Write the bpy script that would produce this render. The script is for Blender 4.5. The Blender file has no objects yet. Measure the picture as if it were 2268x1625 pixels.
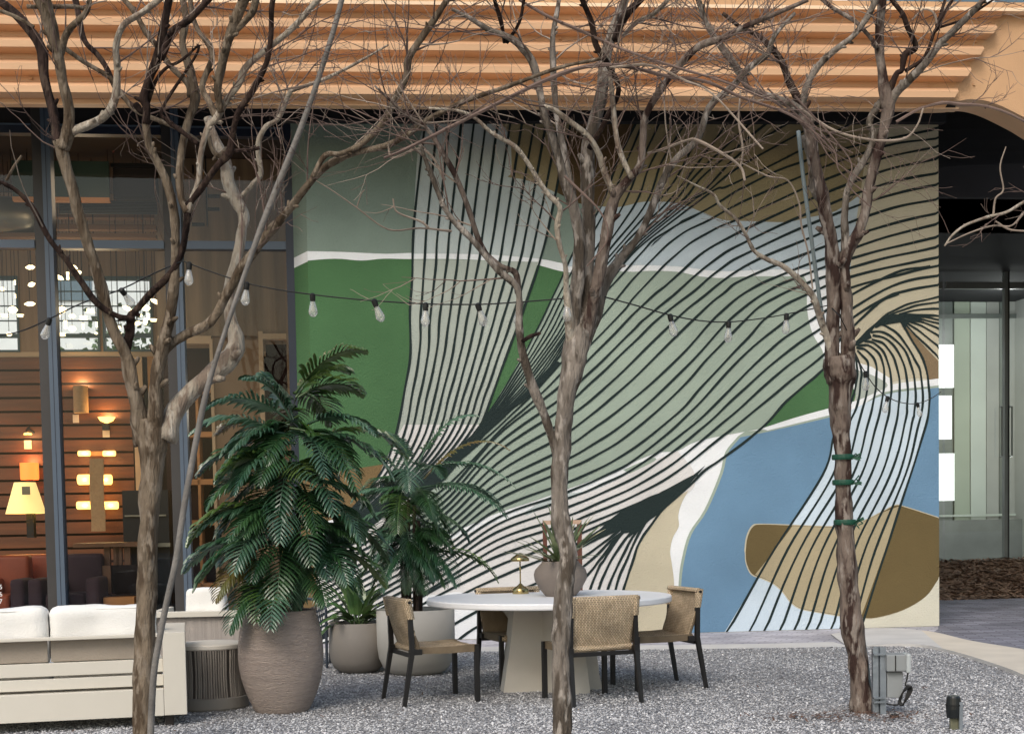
import bpy, bmesh, math, random
from mathutils import Vector, Matrix, geometry, noise
R = math.radians
rnd = random.Random(7)
sc = bpy.context.scene
# ---------------------------------------------------------------- camera, world, sun, exposure
FPX, CW, CH = 3000.0, 2268.0, 1625.0
PITCH, ROLL, EYE, HORIZON = R(3.0), 0.018, 1.37, 1150.0
SHIFT = (HORIZON - CH/2 + FPX*math.tan(PITCH))/CW
cam_d = bpy.data.cameras.new('camera'); cam = bpy.data.objects.new('camera', cam_d)
sc.collection.objects.link(cam)
cam_d.sensor_width = 36; cam_d.lens = 36*FPX/CW; cam_d.shift_y = SHIFT; cam_d.clip_end = 500
CAMR = Matrix.Rotation(math.pi/2 - PITCH, 3, 'X') @ Matrix.Rotation(-ROLL, 3, 'Z')
CAMP = Vector((0, 0, EYE))
cam.matrix_world = Matrix.Translation(CAMP) @ CAMR.to_4x4()
sc.camera = cam
world = bpy.data.worlds.new('World'); sc.world = world; world.use_nodes = True
nt = world.node_tree; bg = nt.nodes['Background']
sky = nt.nodes.new('ShaderNodeTexSky'); sky.sky_type = 'NISHITA'; sky.sun_disc = False
SUN_EL, SUN_AZ = R(45), R(202)      # azimuth measured clockwise from +Y
sky.sun_elevation = SUN_EL; sky.sun_rotation = SUN_AZ
sky.air_density = 1.6; sky.dust_density = 3.5; sky.ozone_density = 1.0
nt.links.new(sky.outputs[0], bg.inputs[0]); bg.inputs[1].default_value = 0.135
sun_d = bpy.data.lights.new('sun', 'SUN'); sun_d.energy = 1.25; sun_d.angle = R(26); sun_d.color = (1, .97, .92)
sun = bpy.data.objects.new('sun', sun_d); sc.collection.objects.link(sun)
sd = Vector((math.sin(SUN_AZ)*math.cos(SUN_EL), math.cos(SUN_AZ)*math.cos(SUN_EL), math.sin(SUN_EL)))
sun.rotation_euler = sd.to_track_quat('Z', 'Y').to_euler()
sc.view_settings.view_transform = 'Standard'; sc.view_settings.look = 'None'
sc.view_settings.exposure = 0.30; sc.view_settings.gamma = 1

# ---------------------------------------------------------------- measuring
def ray(px, py):
    return CAMR @ Vector(((px-CW/2)/FPX, (CH/2-py)/FPX + SHIFT*CW/FPX, -1))
def at(px, py, Y):
    d = ray(px, py); return CAMP + d*(Y/d.y)
def gnd(px, py, z=0.0):
    d = ray(px, py); return CAMP + d*((z-EYE)/d.z)
A_, B_ = gnd(1017, 1415), gnd(2075, 1385)
UX = (B_-A_); UX.z = 0; UX.normalize()
NX = Vector((-UX.y, UX.x, 0))        # into the building
def F(u, v, z): return Vector((A_.x, A_.y, 0)) + UX*u + NX*v + Vector((0, 0, z))
def W(px, py, v=0.0):
    d = ray(px, py); o = Vector((A_.x, A_.y, 0)) + NX*v
    t = (o-CAMP).dot(NX)/d.dot(NX); p = CAMP + d*t
    return (p-o).dot(UX), p.z

# ---------------------------------------------------------------- materials
def lin(c):
    return tuple(((x/255)/12.92 if x/255 <= .04045 else ((x/255+.055)/1.055)**2.4) for x in c)
def mat(name, rgb, rough=.7, var=.12, vscale=3.0, bump=0.0, bscale=60.0, metal=0.0, spec=.5, rgb2=None, v2=4.0, stretch=None, lo=.45, hi=.6, coat=0):
    m = bpy.data.materials.new(name); m.use_nodes = True; n = m.node_tree; b = n.nodes['Principled BSDF']
    col = lin(rgb)
    tc = n.nodes.new('ShaderNodeTexCoord'); src = tc.outputs['Object']
    if stretch:
        mp = n.nodes.new('ShaderNodeMapping'); mp.inputs['Scale'].default_value = stretch
        n.links.new(src, mp.inputs[0]); src = mp.outputs[0]
    nz = n.nodes.new('ShaderNodeTexNoise'); nz.inputs['Scale'].default_value = vscale; nz.inputs['Detail'].default_value = 6
    n.links.new(src, nz.inputs['Vector'])
    rp = n.nodes.new('ShaderNodeValToRGB')
    e = rp.color_ramp.elements
    e[0].position = .3; e[1].position = .7
    e[0].color = tuple(c*(1-var) for c in col)+(1,); e[1].color = tuple(min(1, c*(1+var)) for c in col)+(1,)
    n.links.new(nz.outputs[0], rp.inputs[0]); out = rp.outputs[0]
    if rgb2:
        n2 = n.nodes.new('ShaderNodeTexNoise'); n2.inputs['Scale'].default_value = v2; n2.inputs['Detail'].default_value = 5
        n.links.new(src, n2.inputs['Vector'])
        r2 = n.nodes.new('ShaderNodeValToRGB'); r2.color_ramp.elements[0].position = lo; r2.color_ramp.elements[1].position = hi
        n.links.new(n2.outputs[0], r2.inputs[0])
        mx = n.nodes.new('ShaderNodeMix'); mx.data_type = 'RGBA'
        n.links.new(r2.outputs[0], mx.inputs[0]); n.links.new(out, mx.inputs[6]); mx.inputs[7].default_value = lin(rgb2)+(1,)
        out = mx.outputs[2]
    n.links.new(out, b.inputs['Base Color'])
    b.inputs['Roughness'].default_value = rough; b.inputs['Metallic'].default_value = metal
    b.inputs['Specular IOR Level'].default_value = spec
    if coat: b.inputs['Coat Weight'].default_value = coat
    if bump:
        nb = n.nodes.new('ShaderNodeTexNoise'); nb.inputs['Scale'].default_value = bscale; nb.inputs['Detail'].default_value = 8
        n.links.new(src, nb.inputs['Vector'])
        bp = n.nodes.new('ShaderNodeBump'); bp.inputs['Strength'].default_value = bump; bp.inputs['Distance'].default_value = .02
        n.links.new(nb.outputs[0], bp.inputs['Height']); n.links.new(bp.outputs[0], b.inputs['Normal'])
    return m
def emit(name, rgb, s):
    m = bpy.data.materials.new(name); m.use_nodes = True; n = m.node_tree; b = n.nodes['Principled BSDF']
    b.inputs['Base Color'].default_value = lin(rgb)+(1,)
    b.inputs['Emission Color'].default_value = lin(rgb)+(1,); b.inputs['Emission Strength'].default_value = s
    return m
def glassm(name, tint, gloss=.12, rough=0.0):
    m = bpy.data.materials.new(name); m.use_nodes = True; n = m.node_tree; n.nodes.remove(n.nodes['Principled BSDF'])
    o = n.nodes['Material Output']; t = n.nodes.new('ShaderNodeBsdfTransparent'); t.inputs[0].default_value = tint+(1,)
    g = n.nodes.new('ShaderNodeBsdfGlossy'); g.inputs['Roughness'].default_value = rough; g.inputs[0].default_value = (.9, .95, 1, 1)
    lw = n.nodes.new('ShaderNodeFresnel'); lw.inputs[0].default_value = 1.45
    ad = n.nodes.new('ShaderNodeMath'); ad.operation = 'MULTIPLY'; ad.inputs[1].default_value = gloss/.04
    n.links.new(lw.outputs[0], ad.inputs[0])
    mx = n.nodes.new('ShaderNodeMixShader'); n.links.new(ad.outputs[0], mx.inputs[0]); n.links.new(t.outputs[0], mx.inputs[1]); n.links.new(g.outputs[0], mx.inputs[2])
    n.links.new(mx.outputs[0], o.inputs[0]); return m

# ---------------------------------------------------------------- mesh builder
def crom(pts, n=6):
    P = [Vector(p) for p in pts]
    if len(P) < 3: n = max(n, 2)
    out = []
    for i in range(len(P)-1):
        p0 = P[i-1] if i else P[0]*2-P[1]; p1, p2 = P[i], P[i+1]; p3 = P[i+2] if i+2 < len(P) else P[-1]*2-P[-2]
        for k in range(n):
            t = k/n
            out.append(.5*((2*p1)+(p2-p0)*t+(2*p0-5*p1+4*p2-p3)*t*t+(3*p1-p0-3*p2+p3)*t**3))
    out.append(P[-1]); return out
class MB:
    def __init__(s): s.v = []; s.f = []; s.mi = []; s.mats = []
    def m(s, mt):
        if mt not in s.mats: s.mats.append(mt)
        return s.mats.index(mt)
    def face(s, pts, mt):
        i = len(s.v); s.v += [Vector(p) for p in pts]; s.f.append(list(range(i, i+len(pts)))); s.mi.append(s.m(mt))
    def add(s, vs, fs, mt):
        i = len(s.v); s.v += [Vector(p) for p in vs]; k = s.m(mt)
        for f in fs: s.f.append([a+i for a in f]); s.mi.append(k)
    def box(s, c, size, mt, M=None, bev=0.0, taper=1.0):
        cx, cy, cz = c; a, b, h = [x/2 for x in size]
        b_ = min(bev, a*.9, b*.9, h*.9)
        if b_ > 0:
            bm = bmesh.new(); bmesh.ops.create_cube(bm, size=1)
            for v in bm.verts: v.co = Vector((v.co.x*2*a, v.co.y*2*b, v.co.z*2*h))
            bmesh.ops.bevel(bm, geom=bm.edges[:], offset=b_, segments=2, affect='EDGES', profile=.6)
            vs = [v.co + Vector(c) for v in bm.verts]; fs = [[v.index for v in f.verts] for f in bm.faces]; bm.free()
        else:
            vs = [Vector((cx+i*a*(taper if k > 0 else 1), cy+j*b*(taper if k > 0 else 1), cz+k*h)) for k in (-1, 1) for i, j in ((-1, -1), (1, -1), (1, 1), (-1, 1))]
            fs = [[3, 2, 1, 0], [4, 5, 6, 7], [0, 1, 5, 4], [1, 2, 6, 5], [2, 3, 7, 6], [3, 0, 4, 7]]
        if M: vs = [M @ v for v in vs]
        s.add(vs, fs, mt)
    def fbox(s, u0, u1, v0, v1, z0, z1, mt):       # box in facade coordinates
        vs = [F(u, v, z) for z in (z0, z1) for u, v in ((u0, v0), (u1, v0), (u1, v1), (u0, v1))]
        s.add(vs, [[3, 2, 1, 0], [4, 5, 6, 7], [0, 1, 5, 4], [1, 2, 6, 5], [2, 3, 7, 6], [3, 0, 4, 7]], mt)
    def tube(s, P, rad, mt, n=8, cap=True, rough=0.0, sq=False):
        P = [Vector(p) for p in P]
        if isinstance(rad, (int, float)): rad = [rad]*len(P)
        T = (P[1]-P[0]).normalized(); up = Vector((0, 0, 1)) if abs(T.z) < .9 else Vector((1, 0, 0))
        X = T.cross(up).normalized(); base = len(s.v); k = s.m(mt)
        for i, p in enumerate(P):
            t = (P[min(i+1, len(P)-1)]-P[max(i-1, 0)])
            if t.length < 1e-9: t = T
            t.normalize(); X = (X - t*X.dot(t)); X.normalize(); Yv = t.cross(X)
            for j in range(n):
                a = 2*math.pi*(j+(.5 if sq else 0))/n; r = rad[i]
                if rough: r *= 1 + rough*noise.noise(p*7 + Vector((math.cos(a), math.sin(a), 0))*1.3)
                s.v.append(p + (X*math.cos(a)+Yv*math.sin(a))*r)
        for i in range(len(P)-1):
            for j in range(n):
                a = base+i*n+j; b = base+i*n+(j+1) % n
                s.f.append([a, b, b+n, a+n]); s.mi.append(k)
        if cap:
            s.f.append([base+j for j in range(n)][::-1]); s.mi.append(k)
            s.f.append([base+(len(P)-1)*n+j for j in range(n)]); s.mi.append(k)
    def lathe(s, prof, c, mt, n=40, M=None, sx=1, sy=1):
        base = len(s.v); k = s.m(mt)
        for r, z in prof:
            for j in range(n):
                a = 2*math.pi*j/n; p = Vector((c[0]+r*math.cos(a)*sx, c[1]+r*math.sin(a)*sy, c[2]+z)); s.v.append(M @ p if M else p)
        for i in range(len(prof)-1):
            for j in range(n):
                a = base+i*n+j; b = base+i*n+(j+1) % n; s.f.append([a, b, b+n, a+n]); s.mi.append(k)
    def poly(s, pts, mt):
        tri = geometry.tessellate_polygon([[Vector(p) for p in pts]])
        s.add(pts, [list(t) for t in tri], mt)
    def build(s, name, parent=None, smooth=False, loc=None):
        me = bpy.data.meshes.new(name)
        vs = s.v if loc is None else [v-Vector(loc) for v in s.v]
        me.from_pydata([tuple(v) for v in vs], [], s.f)
        for mt in s.mats: me.materials.append(mt)
        me.polygons.foreach_set('material_index', s.mi)
        if smooth: me.polygons.foreach_set('use_smooth', [True]*len(me.polygons))
        me.update()
        o = bpy.data.objects.new(name, me); sc.collection.objects.link(o)
        if parent: o.parent = parent
        if loc is not None: o.location = loc
        return o
def tag(o, label=None, cat=None, group=None, kind=None):
    if label: o['label'] = label
    if cat: o['category'] = cat
    if group: o['group'] = group
    if kind: o['kind'] = kind
    return o
def thing(name, label, cat, loc=(0, 0, 0), rz=0, group=None):
    o = bpy.data.objects.new(name, None); sc.collection.objects.link(o); o.empty_display_size = .2
    o.location = loc; o.rotation_euler = (0, 0, rz); return tag(o, label, cat, group)
def copy_tree(o, parent=None):
    c = o.copy(); sc.collection.objects.link(c); c.parent = parent
    for ch in [x for x in o.children]: copy_tree(ch, c)
    return c
# ---------------------------------------------------------------- ground
def gravel_mat():
    m = bpy.data.materials.new('gravel'); m.use_nodes = True; n = m.node_tree; b = n.nodes['Principled BSDF']; b.inputs['Roughness'].default_value = .9
    tc = n.nodes.new('ShaderNodeTexCoord')
    wn = n.nodes.new('ShaderNodeTexNoise'); wn.inputs['Scale'].default_value = 35; wn.inputs['Detail'].default_value = 3
    n.links.new(tc.outputs['Object'], wn.inputs['Vector'])
    vm = n.nodes.new('ShaderNodeVectorMath'); vm.operation = 'MULTIPLY_ADD'; vm.inputs[1].default_value = (.02, .02, .02)
    n.links.new(wn.outputs[1], vm.inputs[0]); n.links.new(tc.outputs['Object'], vm.inputs[2])
    vo = n.nodes.new('ShaderNodeTexVoronoi'); vo.inputs['Scale'].default_value = 72; n.links.new(vm.outputs[0], vo.inputs['Vector'])
    sp = n.nodes.new('ShaderNodeSeparateColor'); n.links.new(vo.outputs['Color'], sp.inputs[0])
    rp = n.nodes.new('ShaderNodeValToRGB'); e = rp.color_ramp.elements
    e[0].position = 0; e[0].color = lin((104, 104, 110))+(1,); e[1].position = 1; e[1].color = lin((222, 222, 224))+(1,)
    x = e.new(.35); x.color = lin((166, 166, 169))+(1,); x = e.new(.8); x.color = lin((206, 206, 209))+(1,)
    n.links.new(sp.outputs[0], rp.inputs[0])
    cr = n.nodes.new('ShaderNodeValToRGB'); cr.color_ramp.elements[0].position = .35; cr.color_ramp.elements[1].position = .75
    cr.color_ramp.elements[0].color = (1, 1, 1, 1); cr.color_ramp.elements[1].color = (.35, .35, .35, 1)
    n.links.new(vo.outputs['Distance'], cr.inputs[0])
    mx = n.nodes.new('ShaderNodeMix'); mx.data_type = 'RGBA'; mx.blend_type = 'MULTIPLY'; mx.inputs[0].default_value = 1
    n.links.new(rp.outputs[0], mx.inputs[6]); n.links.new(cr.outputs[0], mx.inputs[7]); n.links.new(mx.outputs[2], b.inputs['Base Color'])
    iv = n.nodes.new('ShaderNodeMath'); iv.operation = 'MULTIPLY'; iv.inputs[1].default_value = -1; n.links.new(vo.outputs['Distance'], iv.inputs[0])
    bp = n.nodes.new('ShaderNodeBump'); bp.inputs['Strength'].default_value = 1; bp.inputs['Distance'].default_value = .02
    n.links.new(iv.outputs[0], bp.inputs['Height']); n.links.new(bp.outputs[0], b.inputs['Normal'])
    return m
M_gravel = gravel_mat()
M_conc = mat('pale concrete', (196, 194, 192), .85, .08, 2.5, .25, 90)
M_conc2 = mat('sandy concrete', (205, 196, 182), .85, .08, 2.5, .25, 90)
def paver_mat(name, c1, c2, mort, bw, bh, rot):
    m = bpy.data.materials.new(name); m.use_nodes = True; n = m.node_tree; b = n.nodes['Principled BSDF']; b.inputs['Roughness'].default_value = .85
    tc = n.nodes.new('ShaderNodeTexCoord'); mp = n.nodes.new('ShaderNodeMapping'); mp.inputs['Rotation'].default_value = (0, 0, rot)
    n.links.new(tc.outputs['Object'], mp.inputs[0])
    br = n.nodes.new('ShaderNodeTexBrick'); br.inputs['Scale'].default_value = 1; br.inputs['Brick Width'].default_value = bw; br.inputs['Row Height'].default_value = bh
    br.inputs['Mortar Size'].default_value = .006; br.inputs['Color1'].default_value = lin(c1)+(1,); br.inputs['Color2'].default_value = lin(c2)+(1,); br.inputs['Mortar'].default_value = lin(mort)+(1,)
    n.links.new(mp.outputs[0], br.inputs['Vector'])
    nz = n.nodes.new('ShaderNodeTexNoise'); nz.inputs['Scale'].default_value = 1.5; nz.inputs['Detail'].default_value = 8; n.links.new(tc.outputs['Object'], nz.inputs['Vector'])
    rp = n.nodes.new('ShaderNodeValToRGB'); rp.color_ramp.elements[0].color = (.62, .62, .62, 1); rp.color_ramp.elements[1].color = (1.2, 1.2, 1.2, 1)
    rp.color_ramp.elements[0].position = .3; rp.color_ramp.elements[1].position = .7; n.links.new(nz.outputs[0], rp.inputs[0])
    mx = n.nodes.new('ShaderNodeMix'); mx.data_type = 'RGBA'; mx.blend_type = 'MULTIPLY'; mx.inputs[0].default_value = 1
    n.links.new(br.outputs[0], mx.inputs[6]); n.links.new(rp.outputs[0], mx.inputs[7]); n.links.new(mx.outputs[2], b.inputs['Base Color'])
    bp = n.nodes.new('ShaderNodeBump'); bp.inputs['Strength'].default_value = .5; bp.inputs['Distance'].default_value = .01
    n.links.new(br.outputs[1], bp.inputs['Height']); bp.invert = True; n.links.new(bp.outputs[0], b.inputs['Normal'])
    return m
M_pave = paver_mat('lavender pavers', (168, 166, 176), (190, 188, 196), (120, 118, 126), .3, .1, .5)
M_pave2 = paver_mat('slate pavers', (104, 104, 116), (140, 140, 152), (74, 74, 82), .3, .1, .15)
M_earth = mat('packed earth', (120, 112, 100), .95, .2, 2, .4, 40)
mb = MB(); mb.face([(-60, -40, -.03), (60, -40, -.03), (60, 70, -.03), (-60, 70, -.03)], M_earth); tag(mb.build('ground'), kind='structure')
# paved area behind the gravel, up to the buildings
mb = MB(); mb.face([F(-14, -3.2, -.006), F(20, -3.2, -.006), F(20, 12, -.006), F(-14, 12, -.006)], M_pave); tag(mb.build('pavement'), kind='structure')
edge = [(-300, 1447), (400, 1447), (900, 1444), (1300, 1440), (1700, 1435), (1950, 1431), (2040, 1434), (2100, 1446), (2180, 1470), (2268, 1503), (2400, 1575), (2520, 1680)]
# gravel sheet with real relief and loose stones
ge = [gnd(x, y) for x, y in edge]; ge = crom([(p.x, p.y, 0) for p in ge], 5)
mb = MB(); pts = [Vector((p.x, p.y, .004)) for p in ge] + [Vector((9, 2, .004)), Vector((-9, 2, .004))]
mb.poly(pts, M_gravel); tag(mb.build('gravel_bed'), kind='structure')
M_st = [mat('stone %s' % k, c, .85, .15, 20) for k, c in (('dark', (128, 128, 131)), ('grey', (168, 168, 171)), ('pale', (198, 198, 200)), ('white', (230, 230, 231)))]
EDGE_Y = lambda x: next((ge[i].y + (ge[i+1].y-ge[i].y)*(x-ge[i].x)/(ge[i+1].x-ge[i].x+1e-9) for i in range(len(ge)-1) if ge[i].x <= x < ge[i+1].x), 9)
def stones(name, count, y0, y1, smin, smax, seed, xf):
    r = random.Random(seed); mb = MB()
    oct_f = [[0, 2, 4], [2, 1, 4], [1, 3, 4], [3, 0, 4], [2, 0, 5], [1, 2, 5], [3, 1, 5], [0, 3, 5]]
    k = 0
    while k < count:
        y = y0+(y1-y0)*r.random()**1.25; hw = y*.385; x = r.uniform(-hw, hw)
        if not xf(x, y): continue
        k += 1
        s = r.uniform(smin, smax)*(1.5 if r.random() < .04 else 1); a = r.random()*6.28; e = r.uniform(.55, 1); h = r.uniform(.35, .7)
        ca, sa = math.cos(a), math.sin(a); tl = r.uniform(-.4, .4)
        vs = []
        for (dx, dy, dz) in ((1, 0, tl), (-1, 0, -tl), (0, e, .2), (0, -e, -.2), (.15, 0, h), (-.1, .1, -h)):
            dx *= r.uniform(.8, 1.15)
            vs.append((x+s*(dx*ca-dy*sa), y+s*(dx*sa+dy*ca), .006+s*h*.35+s*dz))
        nn = .5+.9*noise.noise(Vector((x*1.1, y*.7, 3)))+.4*noise.noise(Vector((x*5, y*4, 7)))
        mb.add(vs, oct_f, M_st[r.choices((0, 1, 2, 3), (max(.6, 6-6*nn), 6, max(.8, 1+7*nn), .55))[0]])
    return mb.build(name)
tag(stones('gravel', 62000, 8.0, 14.6, .006, .0115, 3, lambda x, y: y < EDGE_Y(x)-.03), kind='stuff', label='grey crushed stone gravel under the dining table and trees')
# kerb of pale concrete curving round the gravel on the right
inner = [gnd(x, y) for x, y in ((1880, 1434), (1950, 1431), (2040, 1434), (2100, 1446), (2180, 1470), (2268, 1503), (2400, 1575), (2520, 1680))]
outer = [gnd(x, y) for x, y in ((1840, 1404), (1890, 1399), (1960, 1396), (2060, 1404), (2150, 1425), (2268, 1445), (2450, 1480), (2700, 1560))]
inner = crom(inner, 5); outer = crom(outer, 5); mb = MB(); H = .035
for i in range(len(inner)-1):
    a, b, c, d = inner[i], inner[i+1], outer[i+1], outer[i]; up = Vector((0, 0, H*min(1, .12+i/9))); u2 = Vector((0, 0, H*min(1, .12+(i+1)/9))); dn = Vector((0, 0, -.03))
    mt = M_conc if i < 14 else M_conc2
    mb.face([a+up, b+u2, c+u2, d+up], mt); mb.face([a+dn, b+dn, b+u2, a+up], M_conc); mb.face([c+dn, d+dn, d+up, c+u2], M_conc)
tag(mb.build('kerb'), kind='structure')
# darker pavers beyond on the right
rp_ = [gnd(x, y) for x, y in ((2078, 1392), (2060, 1404), (2150, 1425), (2268, 1445), (2450, 1480), (2700, 1560), (3000, 1600), (3000, 1306), (2078, 1306))]
mb = MB(); mb.poly([Vector((p.x, p.y, .0)) for p in rp_], M_pave2); tag(mb.build('path'), kind='structure')
M_mulch = mat('bark mulch', (128, 104, 86), .95, .4, 14, .8, 30, rgb2=(168, 148, 128), v2=8, lo=.5, hi=.75)
VG = 6.0
mb = MB(); r = random.Random(5); um = uRm = W(2079, 900)[0]
def mz(v, u): return .004 + .54*max(0, min(1, (v-4.6)/(VG-4.7)))**1.2 + .03*noise.noise(Vector((u*1.5, v*1.5, 0)))
n_u, n_v = 60, 14
for i in range(n_u):
    for j in range(n_v):
        q = []
        for di, dj in ((0, 0), (1, 0), (1, 1), (0, 1)):
            u = um-1+(i+di)*.15; v = 4.3+(j+dj)*(VG-4.25)/n_v; q.append(F(u, v, mz(v, u) if v > 4.5 else -.02))
        mb.face(q, M_mulch)
for i in range(6000):
    u, v = um+r.uniform(-.5, 5), r.uniform(4.45, VG-.05); a = r.random()*3.14; l = r.uniform(.03, .09); w = .014
    d = Vector((math.cos(a), math.sin(a), r.uniform(-.3, .5))); e = Vector((-d.y, d.x, r.uniform(-.5, .5)))
    p = F(u, v, mz(v, u)+r.uniform(.005, .03))
    mb.face([p-d*l-e*w, p+d*l-e*w, p+d*l+e*w, p-d*l+e*w], M_mulch)
tag(mb.build('mulch'), kind='stuff', label='brown bark mulch bed below the right glass front')
# pale strip of concrete between pavers and gravel
st = [(-300, 1437), (900, 1434), (1300, 1430), (1700, 1425), (1845, 1421), (1890, 1432)]
mb = MB()
a = [gnd(x, y) for x, y in st]; b = [gnd(x, y+12) for x, y in st]
for i in range(len(a)-1):
    mb.face([Vector((p.x, p.y, .002)) for p in (b[i], b[i+1], a[i+1], a[i])], M_conc)
tag(mb.build('border_strip'), kind='structure')

# ---------------------------------------------------------------- mural wall
PA = lambda n, c, **k: mat('paint '+n, c, .8, .11, 1.1, .5, 55, spec=.2, **k)
P = dict(cream=PA('cream', (205, 202, 186)), teal=PA('grey green', (124, 140, 130)), white=PA('white', (226, 229, 232)),
         green=PA('dark green', (72, 108, 72)), tan=PA('ochre tan', (118, 98, 68)), gb=PA('blue grey', (182, 192, 192)),
         sagelt=PA('light sage', (166, 174, 166)), sage=PA('sage', (150, 164, 152)), brown=PA('brown', (102, 88, 58)), dbrown=PA('umber', (84, 68, 46)),
         olive=PA('olive', (148, 136, 106)), lblue=PA('ice blue', (182, 195, 203)), beige=PA('beige', (188, 180, 158)), pink=PA('warm white', (210, 208, 207)),
         blue=PA('blue', (103, 136, 164)), pblue=PA('pale blue', (194, 209, 221)), tanl=PA('sand', (168, 156, 128)), line=PA('ink', (34, 46, 46)), taupe=PA('taupe', (128, 110, 86)))
uL, uR = W(690, 900)[0], W(2079, 900)[0]; zT = W(1400, 262)[1] + .12
mw = MB(); mw.fbox(uL, uR, 0, .5, -.05, zT+.6, P['cream'])
layer = [0]
def up(pts, v, sm=0):
    out = []
    if sm: pts = [(q.x, q.y) for q in crom([(a, b, 0) for a, b in pts], sm)]
    for x, y in pts:
        u, z = W(x, y, 0); out.append(F(min(max(u, uL), uR), v, min(max(z, 0.0), zT+.55)))
    return out
def patch(col, *segs):
    layer[0] += 1; v = -.00025*layer[0]; pts = []
    for s in segs:
        if s and s[0] == '~': pts += up(s[1:], v, 4)
        else: pts += up(s, v)
    q = [pts[0]]
    for p in pts[1:]:
        if (p-q[-1]).length > .004: q.append(p)
    if (q[0]-q[-1]).length < .004: q.pop()
    mw.poly(q, P[col])
AL = [(943, 262), (926, 330), (918, 450), (917, 500), (913, 600), (908, 700), (909, 780), (895, 870), (872, 980), (820, 1080), (700, 1210)]
AR = [(1275, 262), (1245, 340), (1230, 416), (1215, 500), (1195, 570), (1165, 660), (1130, 760), (1100, 850), (1072, 925), (1030, 985), (960, 1050), (860, 1130), (700, 1270)]
UL = [(1416, 262), (1390, 307), (1352, 409), (1317, 490), (1273, 553), (1236, 634), (1187, 733), (1133, 830), (1088, 905)]
SB = ['~', (1685, 949), (1550, 975), (1500, 998), (1446, 1005), (1340, 1052), (1250, 1085), (1180, 1110), (1090, 1140), (980, 1190), (880, 1235)]
patch('teal', [(640, 100), (1330, 250), (1330, 650), (640, 650)])
patch('white', ['~', (660, 556), (760, 558), (850, 562), (915, 560), (1000, 560), (1100, 563), (1190, 572), (1290, 590), (1400, 587), (1500, 590), (1590, 600), (1700, 597), (1800, 596), (1880, 600)], [(1890, 830), (1500, 1420), (660, 1440)])
patch('green', ['~', (660, 579), (740, 573), (800, 577), (850, 573), (915, 574), (1000, 574), (1100, 578), (1180, 585), (1240, 600), (1300, 610)], [(1200, 780), (1090, 1000), (900, 1060), (640, 1110)])
patch('tan', [(660, 1052), (900, 1020), (900, 1060), (830, 1130), (660, 1160)])
patch('brown', ['~', (1075, 250), (1110, 275), (1130, 310), (1132, 380), (1125, 392), (1160, 398), (1200, 412), (1240, 430), (1280, 450), (1330, 457)], [(1420, 450), (1440, 250)])
patch('gb', ['~']+AL[:4], ['~', (915, 562), (1000, 562), (1100, 565), (1193, 573)], ['~']+AR[:5][::-1])
patch('olive', ['~', (1075, 250), (1110, 275), (1130, 310), (1132, 380), (1125, 392), (1160, 398), (1200, 412), (1233, 428)], ['~', (1230, 416), (1245, 340), (1275, 250)])
patch('sagelt', ['~']+AL[4:9], [(960, 985), (1030, 980)], ['~']+AR[5:9][::-1], ['~', (1192, 580), (1100, 578), (1000, 575), (914, 575)])
patch('pink', ['~', (895, 940), (872, 980), (820, 1080), (700, 1210), (640, 1270)], [(640, 1360), (980, 1190), (1150, 1040), (1060, 940)])
patch('dbrown', ['~']+[(1277, 250), (1245, 340), (1230, 416)], ['~', (1240, 430), (1280, 450), (1328, 457)], ['~', (1352, 409), (1390, 307), (1418, 250)])
patch('olive', ['~', (1418, 250), (1390, 307), (1352, 409), (1328, 457)], ['~', (1330, 457), (1370, 459), (1420, 448), (1450, 447), (1500, 450), (1550, 468), (1600, 487), (1660, 490), (1740, 492), (1790, 482), (1850, 468), (1905, 432)], [(1945, 250)])
patch('lblue', ['~', (1328, 457), (1370, 459), (1420, 448), (1450, 447), (1500, 450), (1550, 468), (1600, 487), (1660, 490), (1740, 492), (1790, 482), (1850, 468), (1907, 430)], [(1890, 602), (1800, 596)], ['~', (1700, 597), (1590, 600), (1500, 590), (1400, 587), (1290, 590), (1255, 590)], [(1273, 553), (1317, 490)])
patch('sage', ['~', (1250, 606), (1290, 602), (1340, 600), (1400, 602), (1440, 600), (1500, 602), (1550, 612), (1600, 616), (1640, 613), (1700, 612), (1780, 612)], ['~', (1787, 625), (1788, 690), (1800, 740), (1822, 778), (1824, 817)], SB, [(900, 1160), (1010, 1010), (1088, 905)], ['~', (1133, 830), (1187, 733), (1236, 634), (1250, 606)])
patch('beige', [(1905, 432), (1930, 250), (2085, 250), (2085, 842)], ['~', (2060, 838), (2010, 838), (1960, 848), (1930, 830), (1893, 812)], [(1880, 700), (1885, 560)])
patch('taupe', ['~', (1998, 715), (2015, 745), (2042, 793), (2055, 840)], [(2085, 842), (2085, 800)])
patch('pink', ['~', (1500, 998), (1535, 1040), (1538, 1075), (1515, 1100)], [(1440, 1300), (1150, 1420), (640, 1440), (640, 1200)], ['~', (880, 1240), (1090, 1160), (1250, 1105), (1330, 1080), (1446, 1020)])
patch('white', [(640, 1400), (860, 1330), (1010, 1310), (1200, 1330), (1200, 1440), (640, 1440)])
patch('gb', ['~', (1160, 1135), (1220, 1098), (1262, 1092), (1290, 1090), (1230, 1110), (1165, 1142)])
patch('sage', ['~', (1380, 1040), (1440, 1015), (1450, 1020), (1395, 1048)])
patch('beige', ['~', (1525, 1085), (1510, 1112), (1502, 1140), (1503, 1165), (1490, 1190), (1484, 1220), (1488, 1250), (1493, 1300), (1490, 1405)], [(1370, 1405)], ['~', (1383, 1301), (1412, 1210), (1451, 1144), (1480, 1112)])
BL = [(1640, 968), (1612, 1003), (1600, 1050), (1566, 1130), (1532, 1182), (1516, 1238), (1509, 1290), (1505, 1405)]
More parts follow.
